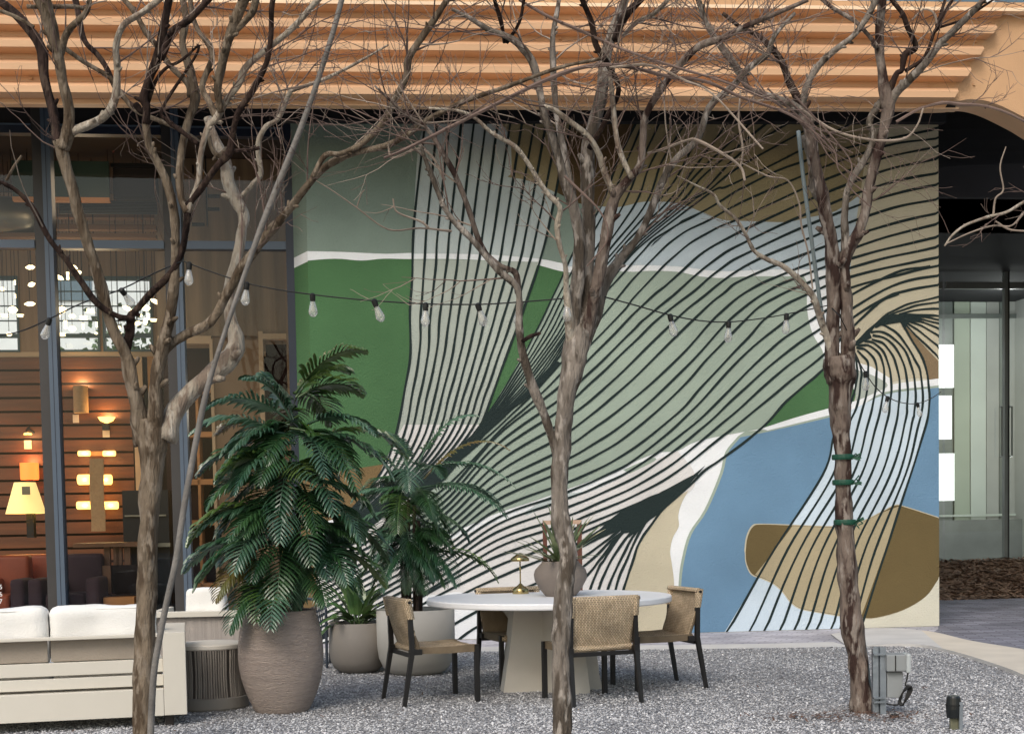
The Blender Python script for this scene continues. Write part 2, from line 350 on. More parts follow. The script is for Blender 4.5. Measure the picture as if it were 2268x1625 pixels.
patch('sage', [(1650, 955)], ['~', (1700, 951), (1850, 914), (1900, 898), (1960, 866), (2085, 852)], [(2085, 1405)], ['~']+[(x-6, y-2) for x, y in BL[::-1]])
patch('blue', [(1650, 966)], ['~', (1700, 956), (1850, 921), (1900, 906), (1960, 873), (2085, 858)], [(2085, 1405)], ['~']+BL[::-1])
patch('green', [(1824, 817), (1880, 770), (1900, 850), (1890, 897)], ['~', (1850, 905), (1770, 922), (1685, 949)], [(1740, 890), (1790, 845)])
patch('white', ['~', (1685, 949), (1770, 922), (1850, 900), (1900, 885), (1965, 853), (2085, 838)], ['~', (2085, 853), (1960, 868), (1900, 903), (1850, 916), (1700, 953)])
patch('white', [(1890, 800), (1930, 812), (1975, 840), (1975, 862), (1890, 862)])
patch('sagelt', ['~', (1893, 818), (1930, 830), (1966, 853), (1930, 873), (1895, 888)])
patch('pblue', ['~', (1885, 908), (1960, 874), (2056, 860)], ['~', (2058, 886), (2050, 939), (2016, 1052), (1962, 1211), (1905, 1405)], [(1605, 1405)], ['~', (1715, 1218), (1821, 1052), (1850, 966), (1885, 908)])
BLOB = [(1651, 1221), (1655, 1190), (1668, 1165), (1690, 1161), (1755, 1163), (1850, 1166), (1900, 1158), (1950, 1135), (1982, 1119), (2005, 1123), (2077, 1146)]
BLB = [(2077, 1283), (2050, 1320), (2000, 1350), (1940, 1367), (1905, 1367), (1860, 1362), (1800, 1352), (1770, 1345), (1750, 1330), (1735, 1310), (1715, 1292), (1690, 1280), (1665, 1270), (1653, 1245), (1651, 1221)]
patch('cream', [(2085, 1270), (2085, 1405), (1895, 1405), (1908, 1366), (1990, 1320)])
patch('beige', ['~']+[(x+(-3 if x < 1700 else 0), y-2) for x, y in BLOB], [(2085, 1146), (2085, 1276)], ['~']+[(x-2, y+2) for x, y in BLB])
patch('brown', ['~']+BLOB, [(2085, 1148), (2085, 1275)], ['~']+BLB)
patch('tanl', ['~', (1755, 1164), (1850, 1167), (1900, 1159), (1950, 1136), (1990, 1121)], ['~', (1962, 1211), (1930, 1300), (1906, 1366)], ['~', (1860, 1361), (1800, 1351), (1770, 1344), (1750, 1329), (1735, 1309), (1715, 1291), (1690, 1279), (1672, 1272)], ['~', (1715, 1218), (1740, 1185)])
LV = [-.00025*(layer[0]+2)]
def line(pts, w=5.2, w2=None):
    LV[0] -= .00004
    q = crom([(a, b, 0) for a, b in pts], 7)
    ph = rnd.random()*9; out = []
    for i, p in enumerate(q):
        t = (q[min(i+1, len(q)-1)]-q[max(i-1, 0)])
        if t.length < 1e-6: continue
        t.normalize(); nrm = Vector((-t.y, t.x, 0)); wb = .35*math.sin(i*.9+ph)+.4*math.sin(i*.37+ph*2)
        ww = (w+((w2 or w)-w)*min(1, 2.2*i/len(q)))*.5*(1+.12*math.sin(i*.6+ph)); c = p+nrm*wb
        out.append((c+nrm*ww, c-nrm*ww))
    L = []
    for a, b in out:
        ra = W(a.x, a.y); rb = W(b.x, b.y)
        L.append((ra, rb))
    for (a, b), (c, d) in zip(L, L[1:]):
        if max(a[0], b[0], c[0], d[0]) < uL or min(a[0], b[0], c[0], d[0]) > uR or max(a[1], b[1], c[1], d[1]) < 0 or max(a[1], c[1]) > zT+.5: continue
        cl = lambda r: F(max(uL, min(r[0], uR)), LV[0], max(r[1], 0))
        mw.face([cl(a), cl(b), cl(d), cl(c)], P['line'])
def lerp(A, B, t):   # blend two polylines of the same count
    return [(a[0]+(b[0]-a[0])*t, a[1]+(b[1]-a[1])*t) for a, b in zip(A, B)]
def resamp(pts, n):
    q = crom([(a, b, 0) for a, b in pts], 8); L = [0]
    for a, b in zip(q, q[1:]): L.append(L[-1]+(b-a).length)
    out = []; j = 0
    for i in range(n):
        s = L[-1]*i/(n-1)
        while j < len(L)-2 and L[j+1] < s: j += 1
        f = (s-L[j])/max(1e-9, L[j+1]-L[j]); p = q[j].lerp(q[j+1], min(1, f)); out.append((p.x, p.y))
    return out
# band A, thirteen lines sweeping down from the top
sA = [(943, 262), (917, 500), (913, 600), (908, 700), (909, 780), (895, 870), (872, 980), (820, 1080), (668, 1240)]
sB = [(1268, 262), (1215, 500), (1192, 590), (1155, 700), (1124, 780), (1092, 870), (1052, 960), (950, 1060), (668, 1284)]
for i in range(13):
    t = i/12; t2 = t**.95
    pts = lerp(sA, sB, t2)
    pts[0] = (943+(1268-943)*t, 255)
    line(pts)
# band B, upper fan
top = [(1418, 255), (1431, 255), (1468, 255), (1502, 255), (1528, 255), (1566, 255), (1625, 255), (1680, 255), (1722, 255), (1775, 255), (1845, 255), (1925, 255)]
s1640 = [None, None, None, None, None, None, None, 312, 322, 340, 369, 400]
m449 = [1336, 1350, 1384, 1408, 1432, 1455, 1477, 1491, 1507, 1518, 1529, 1543]
x553 = [1273, 1292, 1318, 1336, 1350, 1362, 1372, 1381, 1389, 1397, 1405, 1411]
x650 = [1228, 1240, 1252, 1264, 1275, 1286, 1296, 1305, 1313, 1320, 1327, 1333]
x741 = [1184, 1194, 1205, 1215, 1225, 1234, 1242, 1249, 1255, 1260, 1264, 1268]
for i in range(12):
    t = i/11
    p = [top[i]]
    if s1640[i] and i > 8: p.append((1640, s1640[i]))
    if i > 8: p.append((m449[i]+45, 449-30))
    elif i >= 5: p.append((m449[i]+ (26+i*4), 449-(50+i*2)))
    else: p.append((m449[i]+(38 if i else 30)-i, 449-90))
    p += [(m449[i], 449), (x553[i], 553), (x650[i], 650), (x741[i], 741), (1136+64*t, 828+18*t), (1090+34*t, 903+10*t), (1052+10*t, 955), (1010, 1005+8*t), (940, 1060+14*t), (850, 1132+10*t), (700, 1258+8*t), (668, 1276)]
    line(p if i in (0, 4, 8, 11) else p[:-3], 4.8, 3.3)
# band C, the broad lower flow
G0 = 1052
CL = [
 [(2090, 284), (1900, 322), (1740, 372), (1640, 419), (1557, 469), (1505, 496), (1449, 530), (1416, 566), (1366, 621), (1338, 652), (1262, 760), (1196, 838), (1135, 905), (1075, 955), (1020, 1012)],
 [(2090, 305), (1960, 325), (1800, 380), (1640, 450), (1579, 483), (1513, 516), (1463, 557), (1394, 627), (1341, 693), (1262, 780), (1190, 862), (1110, 940), (1030, 1008)],
 [(2090, 324), (1960, 350), (1800, 410), (1640, 483), (1599, 500), (1532, 537), (1477, 582), (1408, 655), (1372, 698), (1262, 808), (1190, 880), (1110, 950)],
 [(2090, 349), (1960, 378), (1800, 440), (1650, 508), (1560, 558), (1491, 618), (1450, 652), (1399, 700), (1320, 780), (1240, 856), (1100, 966)],
 [(2090, 381), (1960, 408), (1800, 468), (1650, 536), (1575, 582), (1489, 655), (1433, 702), (1400, 733), (1320, 812), (1240, 884), (1100, 984)],
 [(2090, 406), (1960, 436), (1800, 494), (1650, 563), (1590, 600), (1530, 650), (1463, 702), (1400, 761), (1320, 838), (1240, 908), (1100, 1002)],
 [(2090, 439), (1960, 466), (1800, 524), (1650, 590), (1563, 652), (1502, 703), (1400, 802), (1320, 876), (1240, 938), (1100, 1026)],
 [(2090, 469), (1960, 500), (1800, 556), (1650, 616), (1602, 650), (1541, 702), (1400, 841), (1320, 910), (1240, 968), (1100, 1048)],
 [(2090, 494), (1960, 526), (1800, 582), (1700, 622), (1644, 652), (1585, 703), (1500, 795), (1400, 885), (1320, 945), (1240, 998), (1100, 1070)],
 [(2090, 523), (1960, 552), (1860, 580), (1740, 625), (1688, 652), (1618, 707), (1520, 812), (1400, 924), (1320, 980), (1240, 1024), (1100, 1090)],
 [(2090, 544), (1960, 572), (1870, 598), (1800, 622), (1736, 650), (1677, 683), (1620, 740), (1560, 802), (1500, 868), (1400, 957), (1320, 1008), (1240, 1046), (1100, 1108)],
 [(2090, 568), (1990, 588), (1880, 614), (1768, 661), (1699, 702), (1650, 755), (1560, 850), (1500, 915), (1400, 995), (1320, 1040), (1240, 1074), (1100, 1128)],
 [(2090, 586), (2000, 606), (1882, 638), (1785, 680), (1732, 716), (1641, 793), (1560, 880), (1490, 950), (1400, 1021), (1320, 1062), (1240, 1096), (1100, 1146)],
 [(2060, 590), (1985, 604), (1880, 656), (1793, 712), (1720, 762), (1650, 828), (1570, 910), (1490, 976), (1400, 1040), (1320, 1078), (1240, 1110), (1100, 1162)],
 [(2090, 608), (1990, 628), (1882, 686), (1810, 732), (1730, 790), (1640, 868), (1570, 935), (1490, 1000), (1400, 1060), (1300, 1106), (1240, 1128), (1100, 1178)],
 [(2090, 629), (2000, 645), (1960, 660), (1882, 708), (1818, 758), (1730, 822), (1640, 902), (1570, 962), (1490, 1026), (1400, 1080), (1300, 1125), (1240, 1148), (1100, 1196)],
 [(1990, 650), (1945, 672), (1882, 730), (1822, 788), (1740, 852), (1660, 918), (1570, 990), (1490, 1050), (1400, 1100), (1293, 1144), (1240, 1164), (1100, 1213)],
]
for i, p in enumerate(CL):
    q = list(p)
    if i >= 2:
        y = q[-1][1]; g = G0+14.4*i; h = 1222+13.2*i
        q += [(978, g+6), (850, (g+6)*.52+h*.48), (700, h), (668, h+16)]
    line(q, 5.6 if i > 2 else 5.0, 5.2 if i > 2 else 4.2)
line([(1888, 765), (1824, 817), (1790, 847), (1740, 890), (1685, 949), (1610, 1008), (1562, 1040), (1520, 1082), (1470, 1125), (1430, 1178), (1412, 1210), (1395, 1260), (1380, 1310), (1365, 1400)], 5.5)
DL = [
 [(1545, 1050), (1475, 1086), (1433, 1106), (1293, 1163), (1240, 1182), (1100, 1232), (978, 1296), (850, 1366), (700, 1432)],
 [(1475, 1095), (1401, 1130), (1293, 1178), (1200, 1216), (1100, 1254), (978, 1314), (850, 1384), (760, 1428)],
 [(1440, 1110), (1370, 1152), (1293, 1196), (1200, 1238), (1100, 1280), (978, 1338), (850, 1406)],
 [(1400, 1150), (1348, 1192), (1295, 1231), (1200, 1284), (1100, 1330), (1057, 1352), (960, 1408)],
 [(1400, 1160), (1353, 1197), (1295, 1252), (1200, 1312), (1055, 1389), (1010, 1420)],
 [(1420, 1150), (1370, 1185), (1332, 1234), (1300, 1274), (1230, 1345), (1150, 1420)],
 [(1430, 1140), (1375, 1184), (1340, 1235), (1327, 1255), (1308, 1301), (1270, 1400)],
 [(1440, 1135), (1385, 1194), (1348, 1250), (1327, 1301), (1300, 1400)],
 [(1450, 1125), (1400, 1190), (1375, 1239), (1347, 1301), (1325, 1400)],
 [(1460, 1120), (1420, 1170), (1390, 1234), (1364, 1301), (1345, 1400)]]
for p in DL: line(p, 5.6)
EL = [
 [(1889, 772), (1896, 800), (1897, 840), (1888, 880), (1866, 930), (1847, 966), (1821, 1052)],
 [(1890, 776), (1906, 817), (1906, 846), (1898, 896), (1880, 940), (1844, 1052)],
 [(1898, 776), (1920, 801), (1922, 827), (1918, 872), (1900, 940), (1868, 1052)],
 [(1896, 769), (1918, 776), (1938, 801), (1941, 827), (1936, 876), (1922, 939), (1888, 1052)],
 [(1898, 765), (1926, 766), (1949, 789), (1958, 827), (1955, 872), (1941, 939), (1907, 1052)],
 [(1914, 754), (1938, 762), (1961, 789), (1973, 837), (1971, 886), (1963, 939), (1928, 1052)],
 [(1930, 752), (1957, 762), (1979, 793), (1991, 842), (1991, 886), (1983, 939), (1951, 1052)],
 [(1932, 742), (1967, 754), (1995, 791), (2008, 842), (2009, 896), (2003, 939), (1971, 1052)],
 [(1928, 736), (1957, 736), (1997, 768), (2020, 817), (2027, 866), (2024, 915), (2019, 939), (1990, 1052)],
 [(1937, 724), (1957, 720), (1993, 746), (2024, 793), (2038, 827), (2043, 896), (2034, 939), (2004, 1052)],
 [(1995, 713), (2010, 738), (2042, 793), (2054, 837), (2058, 886), (2050, 939), (2016, 1052)]]
bot = [1609, 1660, 1692, 1727, 1759, 1785, 1808, 1840, 1860, 1884, 1902]
for i, p in enumerate(EL):
    t = i/10; mid = 1715+(1962-1715)*t**.93
    line(p+[(mid+ (p[-1][0]-mid)*.0, 1216), (bot[i], 1402)], 5.0)
for p in [[(1963, 696), (2016, 672), (2090, 655)], [(1970, 697), (2026, 678), (2090, 667)], [(1990, 696), (2036, 686), (2090, 683)], [(2000, 697), (2040, 697), (2090, 700)],
          [(2020, 700), (2050, 703), (2090, 710)], [(2020, 705), (2050, 709), (2090, 720)], [(2015, 708), (2050, 716), (2090, 734)], [(2010, 710), (2045, 724), (2090, 752)],
          [(2000, 710), (2042, 738), (2090, 778)], [(1995, 710), (2036, 750), (2090, 802)], [(1885, 770), (1906, 748), (1935, 720), (1963, 696)]]:
    line(p, 4.2)
def black(pts):
    LV[0] -= .0001; mw.poly([F(min(W(x, y)[0], uR), LV[0], W(x, y)[1]) for x, y in pts], P['line'])
black([(1562, 1030), (1528, 1057), (1475, 1086), (1440, 1098), (1400, 1118), (1372, 1134), (1350, 1150), (1330, 1170), (1290, 1196), (1290, 1212), (1330, 1192), (1357, 1180), (1378, 1168), (1372, 1182), (1396, 1178), (1392, 1190), (1420, 1168), (1440, 1150), (1455, 1140), (1480, 1115), (1520, 1080), (1545, 1050)])
black([(1888, 766), (1906, 750), (1930, 726), (1947, 709), (1963, 696), (1993, 696), (2026, 697), (2080, 698), (2080, 701), (2040, 702), (2034, 712), (2012, 715), (2003, 728), (1993, 714), (1957, 720), (1937, 724), (1926, 738), (1930, 748), (1914, 756), (1896, 766)])
black([(1108, 905), (1128, 908), (1119, 923), (1075, 962), (1040, 1003), (1024, 1016), (985, 1062), (900, 1128), (890, 1124), (950, 1062), (1000, 1012), (1022, 985), (1062, 945)])
black([(1557, 467), (1510, 488), (1480, 512), (1440, 548), (1449, 536), (1500, 500), (1540, 480)])
black([(1940, 680), (1957, 664), (1975, 656), (1955, 662), (1932, 676)])
black([(1244, 805), (1235, 800), (1180, 852), (1128, 905), (1155, 893), (1196, 851)])
o = mw.build('mural_wall'); tag(o, 'tall wall painted with a green, blue and brown abstract mural under flowing black lines', 'mural')
# splayed return at the left edge of the mural
mr = MB(); du, dv = -.26, .62
def ret(z0, z1, z0b, z1b, m):
    mr.face([F(uL+du, dv, z0b), F(uL, 0, z0), F(uL, 0, z1), F(uL+du, dv, z1b)], m)
zs1, zs2 = W(690, 556)[1], W(690, 579)[1]
ret(zs1, zT+.6, zs1, zT+.6, P['teal']); ret(zs2, zs1, zs2, zs1, P['white']); ret(1.9, zs2, 1.9, zs2, P['green']); ret(-.05, 1.9, -.05, 1.9, P['tan'])
mr.face([F(uL+du, dv, -.05), F(uL+du, dv, zT+.6), F(uL+.3, dv+.4, zT+.6), F(uL+.3, dv+.4, -.05)], P['teal'])
mr.build('splayed_edge', o)

# leaf litter and twigs caught round the right trunk
M_lit = mat('dry litter', (96, 70, 56), .9, .35, 20); mb = MB(); r = random.Random(31)
for i in range(420):
    c = gnd(1900, 1592)+Vector((r.gauss(-.05, .32), r.gauss(.05, .16), .02+r.random()*.012)); a = r.random()*6.28; l = r.uniform(.008, .03); d = Vector((math.cos(a), math.sin(a), r.uniform(-.3, .3)))*l; e = Vector((-d.y, d.x, 0)).normalized()*r.choice((.002, .006))
    mb.face([c-d-e, c+d-e, c+d+e, c-d+e], M_lit)
for i in range(260):
    y = r.uniform(8.6, 13.5); c = Vector((r.uniform(-.36, .36)*y, y, .022)); a = r.random()*6.28; l = r.uniform(.008, .035); d = Vector((math.cos(a), math.sin(a), r.uniform(-.2, .2)))*l; e = Vector((-d.y, d.x, 0)).normalized()*r.choice((.0015, .005))
    if y < EDGE_Y(c.x)-.05: mb.face([c-d-e, c+d-e, c+d+e, c-d+e], M_lit)
tag(mb.build('leaf_litter'), kind='stuff', label='dry brown leaf litter scattered over the gravel and round the right trunk')
# ---------------------------------------------------------------- upper building: ribbed copper-coloured fascia
def metal_paint(name, rgb):
    return mat(name, rgb, .5, .13, .9, .12, 14, spec=.35, stretch=(.35, 1, 2.5))
M_cop = metal_paint('peach metal', (208, 168, 132)); M_trim = metal_paint('pale trim metal', (244, 214, 182)); M_ora = mat('orange stucco', (200, 160, 122), .8, .05, 3, .5, 120)
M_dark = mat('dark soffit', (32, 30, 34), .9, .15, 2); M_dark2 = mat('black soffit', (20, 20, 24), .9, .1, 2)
VF = -1.2
bld = thing('upper_building', 'upper storey clad in ribbed peach metal siding with a plain orange end and dark soffit', 'building')
uL0, uRib = W(-260, 130, VF)[0], W(2150, 130, VF)[0]
zb = W(1200, 235, VF)[1]; zt = W(1200, 24, VF)[1]
per = (W(1200, 60, VF)[1]-W(1200, 207.5, VF)[1])/3.0*1.0
per = (W(1200, 23, VF)[1]-zb)/4.4
mb = MB()
_F = F
def F(u, v, z): return _F(u, v-.042*(u-UC0) if SHEAR[0] else v, z)
UC0 = W(1200, 130, VF)[0]; SHEAR = [True]
# profile of one rib, from the bottom upwards: (outward, fraction of the period)
prof = []
z = zb; k = 0
prof.append((.0, zb))
while z < zt-.02:
    for o, fr in ((.0, .2), (-.15, .30), (-.155, .58), (-.005, .97), (.0, 1.0)):
        zz = z+fr*per
        if zz < zt: prof.append((o, zz))
    z += per
rows = [(VF+o, zz) for o, zz in prof]
for (v0, z0), (v1, z1) in zip(rows, rows[1:]):
    def ue(z):                      # the right end is cut on a slant
        t = (z-zb)/(zt-zb); return uRib + (-.38+.62*t)
    mb.face([F(uL0, v0, z0), F(ue(z0), v0, z0), F(ue(z1), v1, z1), F(uL0, v1, z1)], M_cop)
    mb.face([F(ue(z0), v0, z0), F(ue(z0), VF+.12, z0), F(ue(z1), VF+.12, z1), F(ue(z1), v1, z1)], M_cop)
r = random.Random(2)
ribs = mb.build('ribbed_siding', bld)
for i in range(30):
    u = uL0+.5+(i//2)*.9+r.uniform(-.02, .02); z = zb+((i % 2)*2+1.1)*per
    mb = MB(); mb.fbox(u-.011, u+.011, VF-.03, VF-.0, z-.011, z+.011, M_ora); mb.build('screw', bld)
mb = MB()
z1 = zt+.035; ztop = W(2000, 14, VF)[1]+.0
mb.fbox(uL0, W(2400, 40, VF)[0], VF-.13, VF+.3, zt, z1, M_trim)
mb.build('ledge_trim', bld)
mb = MB(); mb.fbox(uL0, W(2400, 40, VF)[0], VF-.05, VF+.3, z1, z1+.085, M_ora); mb.build('parapet_band', bld)
zw = z1+.085
mb = MB(); mb.fbox(uL0, W(2400, 0, VF)[0], VF+.02, VF+.3, zw, zw+3, mat('white render', (225, 228, 232), .7)); mb.build('wall', bld)
M_win = mat('window glass', (86, 108, 124), .12, .2, .8, spec=.6)
for k in range(9):
    u0 = uL0+.2+k*1.62
    w_ = MB(); w_.fbox(u0, u0+1.44, VF-.0, VF+.05, zw+.02, zw+2.2, M_win); w_.build('window', bld)
# orange stucco end with the curved underside
arch = [(2040, 236), (2104, 236), (2125, 233), (2150, 234), (2175, 240), (2200, 250), (2235, 268), (2268, 287), (2320, 325), (2400, 400)]
mb = MB(); ap = [W(x, y, VF) for x, y in arch]; ap = [(q.x, q.y) for q in crom([(a, b, 0) for a, b in ap], 5)]
tl = uRib-.52
for (a, za), (b, zb_) in zip(ap, ap[1:]):
    mb.face([F(a, VF-.01, za), F(b, VF-.01, zb_), F(b, VF-.01, z1-.02), F(a, VF-.01, z1-.02)], M_ora)
    mb.face([F(a, VF-.01, za), F(a, VF+.42, za), F(b, VF+.42, zb_), F(b, VF-.01, zb_)], M_cop)
mb.build('stucco_end', bld)
mb = MB()
a0 = (W(2105, 232, VF)[0])
mb.face([F(uL0, VF+.06, zb+.001), F(a0, VF+.06, zb+.001), F(a0, VF+.06, zt), F(uL0, VF+.06, zt)], M_dark)
mb.fbox(uL0, a0, VF-.02, VF+.1, zb-.012, zb-.001, M_cop)
mb.build('drip_edge', bld)
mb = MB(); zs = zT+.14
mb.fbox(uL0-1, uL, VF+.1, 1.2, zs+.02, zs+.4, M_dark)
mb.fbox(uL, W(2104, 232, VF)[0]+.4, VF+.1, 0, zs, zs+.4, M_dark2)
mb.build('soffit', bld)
SHEAR[0] = False
mb = MB(); la, lb_ = W(680, 268, -.12)[1], W(2085, 270, -.12)[1]; q0, q1 = uL-.24, uR+.05  # near-black strip painting in the shade on the wall above the mural
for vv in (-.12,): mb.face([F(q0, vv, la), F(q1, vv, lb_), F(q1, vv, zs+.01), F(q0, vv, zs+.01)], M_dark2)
mb.face([F(q0, -.12, la), F(q0, -.0, la), F(q1, -.0, lb_), F(q1, -.12, lb_)], M_dark2); mb.build('head_band', bld)
SHEAR[0] = False
# mass of the building above so the sky does not shine through
mb = MB(); mb.fbox(uL0-1, 12, .3, 9, zs+.45, zs+4, M_dark); mb.build('upper_floor', bld)
# recessed dark canopy on the right
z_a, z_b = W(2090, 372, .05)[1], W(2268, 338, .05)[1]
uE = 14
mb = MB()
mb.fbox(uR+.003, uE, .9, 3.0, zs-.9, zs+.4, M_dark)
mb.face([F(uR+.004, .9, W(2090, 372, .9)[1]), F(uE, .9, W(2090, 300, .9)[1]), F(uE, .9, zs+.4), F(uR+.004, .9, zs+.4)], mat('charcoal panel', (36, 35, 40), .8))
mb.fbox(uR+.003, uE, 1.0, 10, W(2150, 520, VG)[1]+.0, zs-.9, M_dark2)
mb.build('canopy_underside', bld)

# ---------------------------------------------------------------- shop front on the left
M_fr = mat('slate blue frame', (74, 88, 104), .45, .06, 3, spec=.5); M_fr2 = mat('dark bronze frame', (52, 50, 50), .5); M_navy = mat('navy frame', (24, 34, 52), .45)
M_gl = glassm('shop glass', (.84, .87, .88), .03)
VS = .45
sf = thing('storefront', 'glazed shop front with slate grey mullions left of the mural', 'shop front')
def uc(x, y, v=VS): return W(x, y, v)[0]
zTr0, zTr1 = W(300, 552, VS)[1], W(300, 534, VS)[1]; zH = W(300, 300, VS)[1]; zH2 = W(300, 279, VS)[1]
zbase = .12
uM = [uc(-240, 800), uc(109, 800), uc(392, 800), uc(654, 800)]
mw_ = (.105, .105, .1, .07)
for i, u in enumerate(uM):
    mb = MB(); w = mw_[i]; 
    if i < 3:
        mb.fbox(u-w, u+w*.1, VS-.02, VS+.12, zbase, zs+.02, M_fr2); mb.fbox(u+w*.1, u+w, VS-.08, VS+.12, zbase, zs+.02, M_fr)
        mb.fbox(u+w*.5, u+w*.56, VS-.083, VS-.079, zbase, zs, M_navy)
    else:
        mb.fbox(u-w, u+w, VS-.05, VS+.14, zbase, zs+.02, M_navy)
    mb.build('mullion', sf)
for i in range(3):
    a, b = uM[i]+mw_[i]+.002, uM[i+1]-mw_[i+1]-.002
    mb = MB(); mb.fbox(a, b, VS-.04, VS+.1, zTr0, zTr1, M_fr); mb.build('transom', sf)
    mb = MB(); mb.fbox(a, b, VS-.03, VS+.1, zH, zH2, M_navy); mb.fbox(a, b, VS-.035, VS-.031, zH2-.02, zH2, M_fr); mb.fbox(a, b, VS-.0, VS+.1, zH2+.002, zs, M_dark); mb.build('header', sf)
    mb = MB(); mb.fbox(a, b, VS-.03, VS+.1, zbase-.1, zbase+.1, M_navy); mb.build('sill', sf)
    for z0, z1_ in ((zbase+.1, zTr0), (zTr1, zH)):
        mb = MB(); mb.face([F(a, VS+.03, z0), F(b, VS+.03, z0), F(b, VS+.03, z1_), F(a, VS+.03, z1_)], M_gl); mb.build('glass_pane', sf)
# opening hours lettering at the left edge of the glass
M_let = mat('white lettering', (235, 235, 235), .6)
for k, ch in enumerate(('5', '6', '7')):
    fc = bpy.data.curves.new('lettering', 'FONT'); fc.body = ch; fc.size = .075; fc.extrude = .001; fc.materials.append(M_let)
    ft = bpy.data.objects.new('tmp', fc); sc.collection.objects.link(ft); bpy.context.view_layer.update()
    me = bpy.data.meshes.new_from_object(ft.evaluated_get(bpy.context.evaluated_depsgraph_get())); bpy.data.objects.remove(ft)
    fo = bpy.data.objects.new('lettering', me); sc.collection.objects.link(fo)
    u, z = W(-2, 1304+k*16, VS+.02)
    fo.matrix_world = Matrix.Translation(F(u, VS+.02, z)) @ Matrix(((UX.x, 0, -NX.x), (UX.y, 0, -NX.y), (0, 1, 0))).to_4x4(); fo.parent = sf

# shop interior: floor, ceiling, side and rear walls
VB = 5.0
M_floor = mat('shop floor', (96, 74, 58), .5, .15, 2); M_ceil = mat('shop ceiling', (62, 50, 42), .9, .2, 1.5)
M_bw = mat('board formed concrete', (150, 122, 96), .85, .12, 2.5, .3, 30, stretch=(6, 1, .4)); M_slat = mat('walnut boards', (104, 58, 28), .5, .25, 2.2, .15, 20, stretch=(.5, 1, 6)); M_gap = mat('board gap', (30, 14, 8), .9)
M_cream = mat('cream panel', (196, 166, 134), .8, .08, 2)
uS0, uS1 = uM[0]-2, uL-.0
mb = MB(); mb.fbox(uS0, uS1+.1, VS+.12, VB+3, -.02, .1, M_floor); tag(mb.build('shop_floor'), kind='structure')
mb = MB(); mb.fbox(uS0, uS1+.1, VS+.14, VB+3, zs+.01, zs+.1, M_ceil); tag(mb.build('shop_ceiling'), kind='structure')
rw = thing('rear_wall', 'rear shop wall of walnut boards under tall daylight windows', 'wall')
u_e = uc(352, 700, VB)
wz0, wz1 = W(200, 779, VB)[1], W(200, 612, VB)[1]
wins = [(uc(-190, 700, VB), uc(-75, 700, VB)), (uc(-60, 700, VB), uc(42, 700, VB)), (uc(113, 700, VB), uc(220, 700, VB)), (uc(227, 700, VB), uc(338, 700, VB))]
mb = MB(); prev = uS0
for a, b in wins+[(u_e+2.6, u_e+2.6)]:
    mb.fbox(prev, a, VB, VB+.2, wz0, wz1, M_bw); prev = b
mb.fbox(uS0, u_e+2.6, VB, VB+.2, wz1, zs, M_bw)
zp = W(200, 790, VB)[1]
mb.fbox(uS0, u_e+2.6, VB, VB+.2, zp-.0, wz0, M_cream); mb.fbox(uS0, u_e+2.6, VB+.03, VB+.2, 0.1, zp, M_gap)
mb.build('wall', rw)
mb = MB(); z = zp-.01; step = .2
ub = uc(296, 1000, VB)
while z > .15:
    mb.fbox(uS0, ub, VB-.01, VB+.02, max(.1, z-step+.035), z, M_slat); z -= step
mb.fbox(ub, ub+.06, VB-.03, VB+.02, .1, zp, M_gap)
mb.build('boards', rw)
mb = MB(); mb.fbox(uc(300, 1000, VB), uc(322, 1000, VB), VB-.06, VB+.02, .1, zp, M_cream); mb.fbox(uc(333, 1000, VB), uc(352, 1000, VB), VB-.03, VB+.02, .1, zp, mat('amber wood', (176, 118, 52), .5)); mb.build('panel', rw)
M_wf = mat('window bars', (60, 84, 90), .5); M_pane = glassm('rear glass', (.97, 1, 1), .03)
for a, b in wins[1:]:
    f = MB(); zz = W(200, 742, VB)[1]
    for c, d, e_, g_ in ((a, a+.03, wz0, wz1), (b-.03, b, wz0, wz1), (a+.03, b-.03, wz0, wz0+.03), (a+.03, b-.03, wz1-.05, wz1), (a+.03, b-.03, zz-.03, zz+.02)): f.fbox(c, d, VB-.02, VB+.1, e_, g_, M_wf)
    for q in range(1, 4):
        z = zz+q*(wz1-zz)/4; f.fbox(a+.03, b-.03, VB+.02, VB+.05, z-.008, z+.008, M_wf)
    fo_ = f.build('window_frame', rw)
    f = MB(); f.face([F(a+.03, VB+.12, wz0), F(b-.03, VB+.12, wz0), F(b-.03, VB+.12, wz1), F(a+.03, VB+.12, wz1)], M_pane); f.build('pane', fo_)
# trees outside the rear windows
M_lf = mat('distant leaves', (96, 120, 84), .8, .4, 6); r = random.Random(9)
for i, (px, s) in enumerate(((300, 1.9), (130, .8))):
    t = thing('leafy_tree', ['large leafy tree seen through the right rear window of the shop', 'small leafy tree seen through the middle rear window of the shop'][i], 'tree', F(uc(px, 700, VB+7), VB+7, 0))
    mb = MB(); mb.tube([(0, 0, 0), (.1, 0, 2), (0, .1, 4)], [.16, .12, .06], M_gap); mb.build('trunk', t)
    mb = MB()
    for k in range(1500):
        d = Vector((r.gauss(0, 1), r.gauss(0, .8), r.gauss(0, 1))); d = d.normalized()*r.random()**.4*s*(.7+.4*noise.noise(d*2)); c = d+Vector((0, 0, 4.2))
        a = Vector((r.uniform(-1, 1), r.uniform(-1, 1), r.uniform(-1, 1))).normalized()*.07; b = a.cross(Vector((r.uniform(-1, 1), 1, r.uniform(-1, 1)))).normalized()*.05
        mb.face([c-a, c+b, c+a, c-b], M_lf)
    mb.build('crown', t)
